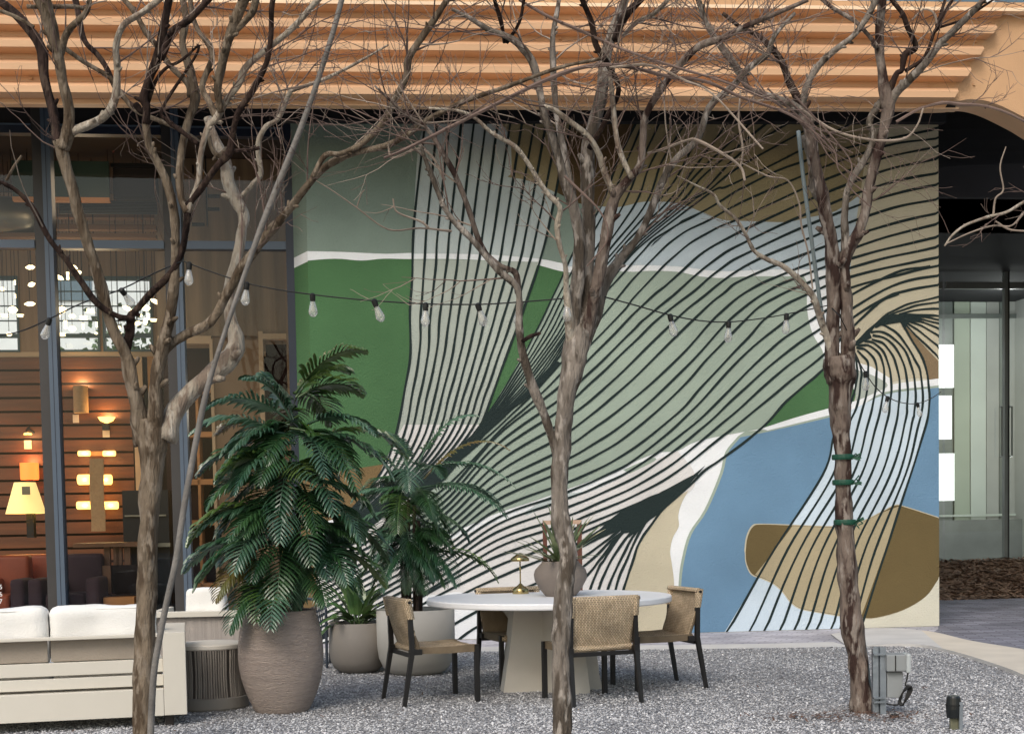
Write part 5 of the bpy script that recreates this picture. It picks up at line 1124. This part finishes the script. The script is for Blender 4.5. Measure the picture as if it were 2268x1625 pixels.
def place(o, x, y, fx, fy, label):
    o.location = (x, y, -.006); o.rotation_euler = (0, 0, math.atan2(fy, fx)-math.pi/2); o['label'] = label
c2, c3, c4 = copy_tree(ch), copy_tree(ch), copy_tree(ch)
place(ch, -.60, 10.30, .93, .37, 'woven dining chair seen side-on at the left of the round table')
place(c2, .565, 10.16, -.37, .93, 'woven dining chair with its back to the viewer, behind the middle tree trunk')
place(c3, 1.13, 10.88, -.95, -.31, 'woven dining chair at the right of the round table in front of the blue paint')
place(c4, .06, 11.20, .34, -.94, 'woven dining chair on the far side of the round table facing the viewer')
# round table
M_tt = mat('white table top', (236, 237, 240), .4, .02, 2, .03, 30); M_tb = mat('warm grey plaster base', (200, 195, 186), .8, .05, 2.5, .15, 40)
tb = thing('round_table', 'large round white table on a broad plaster pedestal', 'table', (.295, 10.85, 0))
mb = MB(); mb.lathe([(0, .70), (.955, .70), (.975, .703), (.98, .712), (.98, .742), (.974, .75), (0, .75)], (0, 0, 0), M_tt, 96); mb.build('tabletop', tb, smooth=False)
def panel(parent, ang, prof, th):
    Mx = Matrix.Rotation(ang, 4, 'Z'); mb = MB()
    f = [Mx @ Vector((x, -th, z)) for x, z in prof]; b = [Mx @ Vector((x, th, z)) for x, z in prof]
    mb.poly(f, M_tb); mb.poly(b, M_tb)
    for i in range(len(prof)):
        j = (i+1) % len(prof); mb.face([f[i], f[j], b[j], b[i]], M_tb)
    mb.build('pedestal', parent)
half = [(.40, .0), (.375, .12), (.36, .26), (.37, .4), (.42, .52), (.55, .64), (.82, .695)]
lefth = [(-.30, .695), (-.335, .4), (-.40, 0)]
panel(tb, R(8), half+lefth, .14)
panel(tb, R(-62), [(.42, 0), (.36, .3), (.4, .5), (.7, .692), (-.7, .692), (-.4, .5), (-.36, .3), (-.42, 0)], .12)
# brass table lamp
M_br = mat('brass', (176, 158, 112), .26, .08, 6, metal=1.0)
def onT(px, py):     # point on the table top
    return gnd(px, py, .7505)
p = onT(1153, 1314); k = 10.85/3000
bl = thing('brass_lamp', 'small brass mushroom lamp standing on the round white table', 'table lamp', p)
bl.scale = (1.12, 1.12, 1.12)
mb = MB(); mb.lathe([(0, 0), (.06, 0), (.062, .004), (.062, .03), (.05, .042), (.022, .062), (.007, .078)], (0, 0, 0), M_br, 32); mb.build('base', bl, smooth=True)
mb = MB(); mb.tube([(0, 0, .07), (0, 0, .255)], .0055, M_br, 10); mb.build('stem', bl, smooth=True)
mb = MB(); mb.lathe([(.004, .245), (.066, .242), (.069, .246), (.069, .262), (.06, .27), (.03, .292), (.008, .303), (0, .304)], (0, 0, 0), M_br, 32); mb.build('lamp_shade', bl, smooth=True)
# clay pot with a spiky plant
M_pot = mat('taupe clay', (122, 112, 104), .75, .08, 3, .2, 40)
p = onT(1242, 1319)
po = thing('clay_pot', 'taupe clay pot with wide shoulders on the round white table', 'pot', p)
mb = MB(); mb.lathe([(0, 0), (.12, 0), (.13, .01), (.17, .06), (.208, .13), (.214, .175), (.205, .21), (.17, .25), (.15, .268), (.148, .28), (.14, .28), (.13, .262), (.12, .24), (0, .235)], (0, 0, 0), M_pot, 48); mb.build('pot_body', po, smooth=True)
M_leafs = mat('sword leaf', (92, 108, 74), .45, .25, 8, rgb2=(132, 140, 104), v2=10)
M_leafp = mat('pale sword leaf', (150, 148, 116), .5, .25, 8, rgb2=(190, 182, 150), v2=10); M_soil = mat('potting soil', (38, 28, 22), .95)
sp = thing('spiky_plant', 'spiky sword-leaved plant growing out of the clay pot on the table', 'plant', p+Vector((0, 0, .24)))
def blade(mb, base, d, L, w, droop, m, seg=7, fold=.25, tip=.15):
    up = Vector((0, 0, 1)); P_ = [Vector(base)]; dd = d.normalized()
    side = dd.cross(up); side = side.normalized() if side.length > .01 else Vector((1, 0, 0)); rows = []
    for i in range(seg+1):
        t = i/seg; ww = w*(math.sin(math.pi*min(1, (t*.85+.15)))**.7)*(1 if t < 1 else tip)
        nrm = side.cross(dd); rows.append((P_[-1]-side*ww+nrm*ww*fold, P_[-1], P_[-1]+side*ww+nrm*ww*fold))
        dd = (dd-up*droop/seg).normalized(); P_.append(P_[-1]+dd*L/seg)
    for a, b in zip(rows, rows[1:]):
        mb.face([a[0], a[1], b[1], b[0]], m); mb.face([a[1], a[2], b[2], b[1]], m)
r = random.Random(21)
for i in range(38):
    a = r.uniform(0, 6.28); el = r.uniform(.3, 1.35); mb = MB()
    blade(mb, (r.uniform(-.04, .04), r.uniform(-.04, .04), 0), Vector((math.cos(a)*math.cos(el)*1.1, math.sin(a)*math.cos(el), math.sin(el))), r.uniform(.36, .56), r.uniform(.018, .028), r.uniform(.1, .6), M_leafs if r.random() < .65 else M_leafp)
    mb.build('leaf', sp, smooth=True)
# little reddish wooden frame behind the pot
M_rw = mat('reddish wood', (92, 52, 38), .5, .2, 10, stretch=(4, 4, .6)); M_rw2 = mat('pale wood', (186, 156, 134), .5, .1, 8)
p = onT(1247, 1306)
wf_ = thing('wooden_lantern', 'open reddish wooden lantern frame standing behind the clay pot', 'lantern', p)
for s in (-1, 1):
    for q in (-1, 1):
        mb = MB(); mb.box((s*.15, q*.09, .285), (.032, .022, .57), M_rw); mb.build('post', wf_)
mb = MB(); mb.box((0, -.09, .588), (.33, .03, .035), M_rw2); mb.box((0, .09, .588), (.33, .03, .035), M_rw); mb.build('top_rail', wf_)
mb = MB(); mb.box((0, 0, .012), (.33, .2, .024), M_rw); mb.build('base', wf_)

# planters
M_rib = mat('ribbed taupe ceramic', (162, 149, 141), .85, .14, 5, .9, 26, stretch=(1, 1, 9), rgb2=(176, 160, 148), v2=22, lo=.48, hi=.7)
def planter(label, c, prof, m, soil_z, soil_r, rib=False):
    t = thing('planter', label, 'planter', c)
    mb = MB()
    if rib:
        P2 = []
        q = crom([(a, b, 0) for a, b in prof], 8)
        for i, p_ in enumerate(q): P2.append((p_.x, p_.y))
        prof = P2
    mb.lathe(prof, (0, 0, 0), m, 64); mb.build('pot_body', t, smooth=True)
    mb = MB(); mb.lathe([(0, soil_z), (soil_r, soil_z)], (0, 0, 0), M_soil, 32); mb.build('soil', t); return t
c1 = gnd(624, 1576); c1 = Vector((c1.x, 9.85, 0))
planter('tall egg-shaped ribbed taupe planter beside the rope stool', c1, [(.17, 0), (.2, .02), (.255, .14), (.295, .28), (.308, .42), (.298, .56), (.272, .68), (.258, .735), (.238, .735), (.25, .66)], M_rib, .68, .25, True)
M_gc = mat('grey concrete planter', (132, 126, 119), .75, .06, 2, .1, 40); M_gc2 = mat('pale concrete planter', (178, 174, 166), .75, .05, 2, .1, 40)
yy = 12.35; cx_ = at(792, 1400, yy).x
planter('small dark grey bowl planter with a broad-leaved plant', (cx_, yy, 0), [(0, 0), (.12, 0), (.17, .012), (.22, .05), (.25, .11), (.262, .2), (.265, .46), (.25, .46), (.245, .38)], M_gc, .43, .248)
yy2 = 12.15; cx2 = at(921, 1400, yy2).x
planter('wide pale grey planter behind the left dining chair', (cx2, yy2, 0), [(0, 0), (.2, 0), (.25, .02), (.3, .07), (.335, .15), (.35, .26), (.352, .585), (.335, .585), (.33, .5)], M_gc2, .54, .33)

# sofa seen from behind, at the left
M_ws = mat('cream painted frame', (206, 201, 190), .55, .03, 2, .05, 40); M_cush = mat('white cushion', (228, 227, 224), .9, .03, 6, .25, 90); M_cush2 = mat('greige cushion', (150, 140, 128), .9, .05, 6, .25, 90)
cR = Vector((at(415, 1583, 9.2).x, 9.2, 0)); cL = Vector((at(0, 1605, 8.92).x, 8.92, 0)); sx = (cR-cL).normalized()
so = thing('outdoor_sofa', 'long cream framed outdoor sofa with white cushions, seen from behind at the left', 'sofa', cR, math.atan2(sx.y, sx.x))
L = 2.5; D = .92
def sb(name, c, s, m, bev=.004, parent=so, M=None, sub=False):
    mb = MB(); mb.box(c, s, m, M, bev=bev); o = mb.build(name, parent, smooth=bev > .02); return o
sb('armrest', (-.075, D/2, .365), (.15, D, .565), M_ws); sb('armrest', (-L+.075, D/2, .365), (.15, D, .565), M_ws)
sb('back_board', (-L/2, .035, .173), (L-.304, .07, .185), M_ws); sb('back_board', (-L/2, .06, .322), (L-.304, .03, .075), M_ws); sb('back_board', (-L/2, .06, .421), (L-.304, .03, .088), M_ws)
sb('top_rail', (-L/2, .04, .63), (L-.304, .06, .022), M_ws); sb('seat_frame', (-L/2, D/2+.05, .24), (L-.304, D-.12, .05), M_ws)
for x in (-.12, -L+.12):
    for y in (.08, D-.08): sb('leg', (x, y, .045), (.06, .06, .075), M_blo)
def pillow(name, c, s, m, parent, seed, n=14, plump=.28, rz=0, rx=0):
    """soft box cushion"""
    mb = MB(); bm = bmesh.new(); bmesh.ops.create_cube(bm, size=1); bmesh.ops.subdivide_edges(bm, edges=bm.edges[:], cuts=n, use_grid_fill=True)
    Mx = Matrix.Translation(c) @ Matrix.Rotation(rz, 4, 'Z') @ Matrix.Rotation(rx, 4, 'X'); smin = min(s)
    for v in bm.verts:
        p_ = v.co*2; q = Vector((p_.x*s[0]/2, p_.y*s[1]/2, p_.z*s[2]/2)); rr = smin*.32
        inner = Vector((max(-s[0]/2+rr, min(s[0]/2-rr, q.x)), max(-s[1]/2+rr, min(s[1]/2-rr, q.y)), max(-s[2]/2+rr, min(s[2]/2-rr, q.z))))
        d = q-inner
        if d.length > rr*.2: q = inner+d.normalized()*rr
        sag = noise.noise(q*4+Vector((seed, 0, 0)))*.02+noise.noise(q*11+Vector((seed, 3, 0)))*.007-.006*max(0, noise.noise(Vector((q.x*3+seed, q.y*9, q.z*22))))
        v.co = Mx @ (q+d.normalized()*sag if d.length > 0 else q)
    vs = [v.co.copy() for v in bm.verts]; fs = [[v.index for v in f.verts] for f in bm.faces]; bm.free(); mb.add(vs, fs, m); return mb.build(name, parent, smooth=True)
w = (L-.34)/3
for i in range(3):
    x = -.17-w/2-i*w
    bc = pillow('back_cushion', (x, .19, .64), (w-.015, .19, .40), M_cush, so, i)
    mb = MB(); hw_, z_ = w/2-.045, .815; mb.tube([(x-hw_, .115, .68), (x-hw_, .115, z_), (x+hw_, .115, z_), (x+hw_, .115, .68)], .004, M_cush, 6); mb.build('piping', bc); pillow('seat_cushion', (x, .56, .36), (w-.01, .66, .17), M_cush, so, i+5)
    #pillow('seat_cushion', (x, .56, .36), (w-.01, .66, .17), M_cush, so, i+5)
    sb('cushion_panel', (x, .088, .545), (w-.02, .012, .15), M_cush2, .003)
# rope stool
st_ = thing('rope_stool', 'round stool with pale top and taupe rope sides between sofa and egg planter', 'stool', (at(468, 1500, 10.12).x, 10.12, 0))
M_rope = mat('taupe rope', (150, 142, 134), .85, .25, 3, .7, 30, stretch=(14, 14, .25)); M_st2 = mat('pale stool top', (206, 200, 190), .6, .04, 3); M_sb = mat('stool base', (132, 127, 120), .7, .05, 3)
mb = MB(); mb.lathe([(0, .49), (.25, .49), (.262, .483), (.262, .46), (.255, .452)], (0, 0, 0), M_st2, 48); mb.build('seat', st_, smooth=False)
mb = MB(); mb.lathe([(.245, .452), (.238, .38), (.232, .28), (.236, .18), (.245, .10)], (0, 0, 0), mat('stool core', (84, 77, 72), .9), 40); mb.build('core', st_, smooth=True)
mb = MB()
for i in range(84):
    a = 2*math.pi*i/84+.01*math.sin(i*3.1); f = lambda rr, z, da=0: Vector((rr*math.cos(a+da), rr*math.sin(a+da), z))
    if i % 14 == 3: continue
    mb.tube([f(.252, .455), f(.247, .36), f(.243, .27), f(.247, .18), f(.256, .095)], .0082, M_rope, 5, cap=False)
mb.build('rope_side', st_, smooth=True)
mb = MB(); mb.lathe([(.258, .1), (.272, .095), (.275, .02), (.265, .0)], (0, 0, 0), M_sb, 48); mb.build('base', st_, smooth=False)
# second seat with rope back and white pillow, further back
Y2 = 11.1
M_rp2 = mat('pale rope panel', (168, 160, 154), .85, .12, 4, .5, 30, stretch=(12, 12, .3))
xa = at(330, 1400, Y2).x; z_t = at(420, 1357, Y2).z
ac = thing('outdoor_armchair', 'pale rope-backed outdoor lounge chair with a white pillow behind the rope stool', 'armchair', (xa, Y2, 0), R(3))
W2 = .98
sb('top_rail', (W2/2, .04, z_t-.012), (W2, .09, .045), M_ws, parent=ac); sb('rope_panel', (W2/2, .05, (z_t-.04+.16)/2), (W2-.06, .03, z_t-.2), M_rp2, parent=ac)
for x in (.03, W2-.03):
    for y in (.04, .8): sb('leg', (x, y, z_t/2-.02), (.05, .06, z_t-.04), M_ws, parent=ac)
sb('side_rail', (.03, .42, z_t-.012), (.06, .68, .045), M_ws, parent=ac); sb('side_rail', (W2-.03, .42, z_t-.012), (.06, .68, .045), M_ws, parent=ac)
sb('seat_frame', (W2/2, .42, .22), (W2-.08, .74, .06), M_ws, parent=ac); pillow('seat_cushion', (W2/2, .45, .33), (W2-.14, .7, .16), M_cush, ac, 31)
pw = pillow('throw_pillow', (0, 0, 0), (.34, .15, .34), M_cush, None, 41); pw.location = (at(452, 1330, Y2+.12).x, Y2+.20, z_t+.03); pw.rotation_euler = (R(-6), R(-3), 0)
tag(pw, 'square white throw pillow leaning on the rope-backed lounge chair', 'pillow')
pc = at(360, 1345, Y2+.5)
pw2 = pillow('throw_pillow', (0, 0, 0), (.5, .5, .1), M_cush, None, 44); pw2.location = (at(385, 1350, Y2+.4).x, Y2+.45, z_t-.16); tag(pw2, 'flat white cushion lying on the lounge chair left of the upright pillow', 'pillow')
# dark rope chair glimpsed right of the egg planter
M_dkr = mat('dark blue rope', (44, 52, 64), .7, .2, 6); dc = thing('dark_rope_chair', 'dark blue rope chair glimpsed between the egg planter and the small bowl planter', 'chair', (at(690, 1400, 12.9).x, 12.9, 0))
mb = MB()
for i in range(9): mb.tube([(.0+i*.018, -.02*i, .62-.03*abs(i-6)*.3), (-.05+i*.018, -.02*i+.02, .2)], .006, M_dkr, 5)
mb.build('backrest', dc); mb = MB(); mb.tube([(-.2, -.1, .6), (-.05, -.05, .66), (.1, -.12, .64), (.17, -.2, .56), (.17, -.22, .0)], .014, M_dkr, 8); mb.build('frame', dc)
sb('seat', (-.05, .1, .3), (.4, .4, .05), M_dkr, parent=dc)
for x in (-.22, .14): sb('leg', (x, .28, .15), (.03, .03, .3), M_dkr, parent=dc)

# electrical box on a post behind the right trunk
M_gal = mat('galvanised steel', (138, 146, 154), .4, .18, 10, .1, 40, metal=.5); M_bx = mat('grey utility box', (136, 140, 142), .5, .08, 4); M_cab = mat('black cable', (14, 14, 14), .6)
yb = 9.15; eb = thing('electrical_box', 'grey electrical box on a galvanised steel post with black cable hanging off', 'electrical box', (at(1948, 1590, yb).x, yb, 0))
ox = eb.location.x
def lx(px): return at(px, 1500, yb).x-ox
def lz(py): return at(1950, py, yb).z
mb = MB(); mb.box((lx(1938), 0, lz(1435)/2), (lx(1944)-lx(1932), .04, lz(1435)), M_gal); mb.box((lx(1953), -.02, (lz(1432))/2), (.04, .03, lz(1432)), M_gal); mb.box((lx(1945), .02, lz(1432)/2), (.05, .01, lz(1432)), M_gal)
for y in (1447, 1543, 1552): mb.box((lx(1944), -.03, lz(y)), (.075, .04, .012), M_gal)
mb.build('post', eb)
mb = MB(); z0, z1 = lz(1484), lz(1447); mb.box((lx(1982), .0, (z0+z1)/2), (lx(2006)-lx(1957), .16, z1-z0), M_bx, bev=.008); mb.build('upper_box', eb)
mb = MB(); mb.box((lx(1976), -.082, (z0+z1)/2), (.006, .006, z1-z0-.01), M_cab); mb.build('seam', eb)
mb = MB(); z0, z1 = lz(1544), lz(1486); mb.box((lx(1979), .02, (z0+z1)/2), (lx(1997)-lx(1962), .12, z1-z0-.004), M_bx, bev=.006); mb.build('lower_box', eb)
mb = MB(); mb.box((lx(2004), -.04, lz(1466)), (.03, .12, .13), mat('clear cover', (170, 176, 178), .2), bev=.01); mb.build('cover', eb)
mb = MB(); r = random.Random(8)
q = [(lx(2003), -.06, lz(1470)), (lx(2004), -.07, lz(1490)), (lx(1998), -.08, lz(1512))]
for k in range(5):
    q += [(lx(1999+k*2), -.08-.01*k, lz(1515)), (lx(2012-k*2), -.09, lz(1522)), (lx(2000-k), -.09, lz(1545)), (lx(1988+k), -.08, lz(1558)), (lx(1984+k), -.07, lz(1548)), (lx(1992), -.08, lz(1530))]
q += [(lx(1985), -.06, lz(1556)), (lx(1970), -.05, lz(1558)), (lx(1958), -.02, lz(1556))]
mb.tube(crom(q, 5), .0055, M_cab, 6); mb.build('cable', eb, smooth=True)
# low path light in the lower right corner
yl = 8.45; pl = thing('path_light', 'low black-headed path light on a short metal stake in the lower right corner', 'path light', (at(2112, 1640, yl).x, yl, 0))
k = yl/3000; top_z = at(2112, 1540, yl).z; bot_z = at(2112, 1588, yl).z
M_lt = mat('black cast metal', (20, 24, 26), .35, .1, 8, spec=.6); M_stk = mat('khaki metal stake', (112, 112, 92), .45, .1, 6, metal=.3)
mb = MB(); h = top_z-bot_z
mb.lathe([(0, h), (.035, h), (.042, h-.01), (.046, h-.05), (.047, h*.4), (.042, 0), (0, 0)], (0, 0, bot_z), M_lt, 24); mb.lathe([(.0475, h*.62), (.05, h*.62), (.05, h*.56), (.0475, h*.56)], (0, 0, bot_z), M_lt, 24); mb.build('lamp_head', pl, smooth=False)
mb = MB(); mb.box((.012, 0, bot_z/2), (.07, .03, bot_z), M_stk, bev=.004); mb.box((.035, -.03, bot_z*.5+.05), (.022, .022, bot_z+.1), M_gal, bev=.003); mb.build('stake', pl)
# a small drain cap and a few fallen leaves on the gravel
mb = MB(); p = gnd(1981, 1591); mb.lathe([(0, .03), (.028, .03), (.032, .0)], p, M_cab, 16); tag(mb.build('drain_cap', smooth=False), 'small round black cap lying in the gravel beside the electrical box', 'cap')

# ---------------------------------------------------------------- palms and leafy plants
def leaf_mat(name, c1, c2, rough=.3):
    m = mat(name, c1, rough, .3, 14, rgb2=c2, v2=3, lo=.4, hi=.65, spec=.8); b = m.node_tree.nodes['Principled BSDF']; return m
M_p1 = leaf_mat('palm green', (34, 66, 38), (60, 94, 54)); M_p2 = leaf_mat('palm blue green', (40, 74, 50), (84, 116, 92)); M_p3 = leaf_mat('palm yellow green', (54, 84, 34), (86, 108, 54)); M_p4 = leaf_mat('palm brown tip', (104, 86, 40), (84, 92, 48))  # paler tone of the blue green paints highlights onto the blades
M_cane = mat('dark cane', (50, 36, 28), .7, .3, 12, .4, 30, stretch=(1, 1, 6))
def frond(parent, base, az, el, L, npair, ll, lw, m, droop, r, roll=0, name='frond'):
    mb = MB(); d = Vector((math.cos(az)*math.cos(el), math.sin(az)*math.cos(el), math.sin(el))); p_ = Vector(base); pts = [p_.copy()]; N = 14; ds = [d.copy()]
    for i in range(N):
        d = (d-Vector((0, 0, 1))*droop/N*(.4+1.3*i/N)).normalized(); p_ = p_+d*L/N; pts.append(p_.copy()); ds.append(d.copy())
    mb.tube(pts, [.009*(1-.85*i/N)+.0012 for i in range(N+1)], m, 4, cap=False)
    for i in range(npair):
        t = .16+.84*(i+.5)/npair; f = t*N; k = min(int(f), N-1); c = pts[k].lerp(pts[k+1], f-k); dd = ds[k]
        side = dd.cross(Vector((0, 0, 1))); side.normalize(); upv = side.cross(dd)
        side = (side*math.cos(roll)+upv*math.sin(roll)).normalized(); upv = side.cross(dd)
        env = (math.sin(math.pi*min(1, .18+.80*t))**.55)*(1-.35*t)
        fw = .35+.75*t
        for s in (-1, 1):
            dl = (side*s+dd*fw+upv*r.uniform(.05, .3)).normalized(); l = ll*env*r.uniform(.88, 1.08); w_ = lw*r.uniform(.85, 1.1)
            P_ = [c]; q = dl.copy()
            for j in range(4): q = (q-Vector((0, 0, 1))*.10*(j+.6)*r.uniform(.6, 1.3)).normalized(); P_.append(P_[-1]+q*l/4)
            wd = (dd*.9+upv*.35).normalized(); ws = (.55, 1.0, .95, .62, .06); rows = [(P_[j]-wd*w_*ws[j], P_[j]+upv*w_*.35*(1 if ws[j] > .2 else 0), P_[j]+wd*w_*ws[j]) for j in range(5)]
            for a, b in zip(rows, rows[1:]): mb.face([a[0], a[1], b[1], b[0]], m); mb.face([a[1], a[2], b[2], b[1]], m)
    return mb.build(name, parent, smooth=True)
r = random.Random(77)
pm = thing('potted_palm', 'big bushy areca palm growing from the tall egg-shaped planter', 'palm', c1+Vector((0, 0, .66)))
canes = []
for i in range(11):
    a = r.uniform(0, 6.28); h = (1.75, 1.5, 1.35, 1.2, 1.1, .95, .85, .75, .6, .5, .4)[i]; lean = Vector((math.cos(a), math.sin(a), 0))*r.uniform(.03, .16)
    if i == 0: lean = Vector((.02, 0, 0))
    b0 = Vector((math.cos(a)*.1, math.sin(a)*.1, 0)); tp = b0+lean+Vector((0, 0, h*.72)); mb = MB(); mb.tube(crom([b0, b0.lerp(tp, .5)+lean*.15, tp], 5), [.017]*10+[.013], M_cane, 8); mb.build('cane', pm); canes.append(tp)
def tgt(px, py, Y=None):      # direction helper: azimuth/elevation toward a pixel at the palm's depth
    return at(px, py, Y or c1.y)-pm.location
# fronds aimed at the places where the photograph shows them: (tip px, tip py, start px, start py, leaflet scale, material, depth of tip)
FR = [(805, 775, 655, 870, 1.15, 2, -.1), (800, 870, 660, 880, 1.1, 2, .1), (770, 820, 655, 880, 1, 2, .2), (735, 940, 650, 870, 1, 2, .3), (540, 840, 645, 930, 1.05, 1, -.2), (580, 835, 650, 930, .9, 1, .1), (455, 905, 640, 930, 1, 1, -.35), (425, 960, 620, 960, 1, 1, .1), (480, 960, 630, 985, .85, 3, .3),
      (830, 960, 680, 940, 1, 1, -.2), (870, 1060, 690, 960, 1, 1, .0), (790, 1080, 680, 960, 1.05, 0, -.45), (720, 1060, 670, 970, 1.05, 1, -.5), (900, 1010, 700, 970, .9, 2, .3), (640, 970, 655, 900, .8, 2, .3),
      (440, 1050, 620, 1010, 1, 0, .2), (520, 1090, 630, 1010, 1.1, 1, -.4), (460, 1120, 610, 1060, 1, 0, -.1), (575, 1075, 650, 1000, 1, 0, -.4), (740, 1140, 660, 1030, 1.1, 1, -.5), (830, 1150, 690, 1060, 1, 0, .1),
      (415, 1205, 600, 1120, 1, 2, -.1), (480, 1200, 610, 1110, 1, 0, .2), (620, 1200, 650, 1080, 1.15, 1, -.5), (690, 1250, 660, 1120, 1.15, 0, -.5), (800, 1200, 690, 1110, 1.05, 1, -.3), (860, 1240, 700, 1140, 1, 0, .15),
      (430, 1300, 590, 1190, 1, 0, -.2), (410, 1270, 580, 1200, .9, 1, .1), (520, 1270, 620, 1160, 1.1, 1, -.45), (480, 1330, 600, 1240, 1, 3, -.3), (560, 1290, 620, 1190, 1, 0, -.4), (770, 1290, 690, 1190, 1, 1, -.3), (850, 1300, 700, 1200, .9, 2, .1),
      (510, 1400, 610, 1270, 1, 0, -.35), (600, 1395, 625, 1280, 1.05, 1, -.5), (570, 1380, 615, 1270, 1, 2, -.45), (720, 1340, 680, 1250, .9, 0, -.3), (800, 1330, 690, 1260, .9, 0, .1), (530, 1345, 610, 1230, 1, 0, .1), (700, 1180, 660, 1060, 1, 0, -.35), (560, 1190, 640, 1080, 1, 0, -.3), (590, 1030, 645, 960, .9, 0, -.3), (760, 1020, 670, 950, 1, 0, .2)]
MP = [M_p1, M_p2, M_p3, M_p4]
def aimed(parent, sx_, sy_, tx, ty, Y0, dy, sc_, m, r, lw=.0205, ll=.27, npair=17):
    a = at(sx_, sy_, Y0)-parent.location; b = at(tx, ty, Y0+dy)-parent.location; ch_ = b-a; D_ = ch_.length; hz = Vector((ch_.x, ch_.y, 0))
    droop = r.uniform(1.2, 1.7); az = math.atan2(hz.y, hz.x); el = math.atan2(ch_.z, max(hz.length, .02))
    # choose the start elevation so that the arching rachis ends at the target
    best = None
    for e in [el+x*.06 for x in range(0, 26)]:
        if e > 1.5: break
        d = Vector((math.cos(e), 0, math.sin(e))); q = Vector((0, 0, 0)); N = 14
        for i in range(N): d = (d-Vector((0, 0, 1))*droop/N*(.4+1.3*i/N)).normalized(); q += d/N
        ang = math.atan2(q.z, q.x); err = abs(ang-el)
        if best is None or err < best[0]: best = (err, e, q.length)
    frond(parent, a, az, best[1], D_/max(best[2], .3), npair, ll*sc_*r.uniform(.9, 1.1), lw, m, droop, r, r.uniform(-.35, .35))
for k in range(40):
    a, rr = r.uniform(0, 6.28), r.uniform(.55, 1)
    cx2_, cy2_ = 640+r.uniform(-30, 30), r.uniform(980, 1270)
    FR.append((cx2_+rr*205*math.cos(a), cy2_+20+rr*105*math.sin(a), 650+r.uniform(-20, 20), cy2_-60, r.uniform(.85, 1.1), r.choice((0, 0, 0, 1, 1, 1, 2)), r.uniform(-.45, .3)))
for tx, ty, sx_, sy_, sc_, mi, dy in FR:
    aimed(pm, sx_, sy_, tx, ty, c1.y, dy, sc_, MP[mi], r)
pm2 = thing('potted_palm', 'slender palm with thin feathery fronds growing from the wide pale planter', 'palm', (cx2, yy2, .52))
for i, (px, h) in enumerate(((900, 1.0), (907, 1.15), (917, 1.1), (924, .95), (893, .85), (930, .8))):
    b0 = at(px, 1350, yy2)-pm2.location; b0.z = 0; tp = at(px+(px-912)*.3, 1160, yy2)-pm2.location; tp.z = h*.9; mb = MB(); mb.tube(crom([b0+Vector((0, .05*(i % 3), 0)), b0.lerp(tp, .5), tp], 5), .016, M_cane, 8); mb.build('cane', pm2)
FR2 = [(1060, 925, 925, 1030, .8, 1, .1), (1140, 1075, 930, 1040, .85, 1, -.1), (1130, 1000, 940, 1060, .6, 3, .2), (1120, 1150, 930, 1080, .9, 1, -.3), (1105, 1110, 925, 1090, .9, 1, .2), (905, 1090, 900, 1010, 1, 1, -.4), (820, 1010, 890, 1060, .9, 0, .1), (880, 1180, 890, 1090, 1.1, 2, -.5), (780, 1110, 880, 1100, .9, 1, 0),
       (1000, 1220, 925, 1150, .9, 0, -.2), (1010, 1300, 925, 1200, .9, 1, -.2), (1100, 1290, 930, 1230, .9, 2, -.1), (830, 1260, 895, 1160, 1, 1, -.2), (760, 1200, 885, 1130, 1, 1, 0), (960, 1150, 920, 1080, .9, 0, -.4), (850, 1300, 895, 1220, .9, 0, -.1), (970, 1280, 925, 1180, .9, 0, .2), (980, 1060, 920, 1040, .8, 1, -.3), (860, 960, 900, 1030, .7, 1, .2), (790, 1290, 890, 1230, .8, 1, .2), (1040, 1200, 930, 1130, .8, 0, .3)]
for k in range(46):
    a, rr = r.uniform(0, 6.28), r.uniform(.5, 1); cy2_ = r.uniform(1080, 1260)
    FR2.append((900+rr*110*math.cos(a), cy2_+20+rr*70*math.sin(a), 905+r.uniform(-15, 15), cy2_-40, r.uniform(.7, .95), r.choice((0, 0, 1)), r.uniform(-.3, .3)))
for tx, ty, sx_, sy_, sc_, mi, dy in FR2:
    aimed(pm2, sx_, sy_, tx, ty, yy2, dy, sc_, MP[mi], r, .0105, .26, 23)
M_bl1 = leaf_mat('broad leaf', (58, 92, 48), (120, 146, 92), .3)
bp = thing('leafy_plant', 'low broad-leaved green plant growing from the small dark bowl planter', 'plant', (cx_, yy, .42))
for i in range(42):
    a = r.uniform(0, 6.28); el = r.uniform(.25, 1.35); L_ = r.uniform(.25, .46); mb = MB(); d = Vector((math.cos(a)*math.cos(el), math.sin(a)*math.cos(el), math.sin(el)))
    s0 = Vector((r.uniform(-.05, .05), r.uniform(-.05, .05), 0)); st0 = s0+d*.12; mb.tube([s0, st0], .004, M_bl1, 4); blade(mb, st0, d, L_, r.uniform(.03, .048), r.uniform(.6, 1.5), M_bl1, 8, .3, .03); mb.build('leaf', bp, smooth=True)
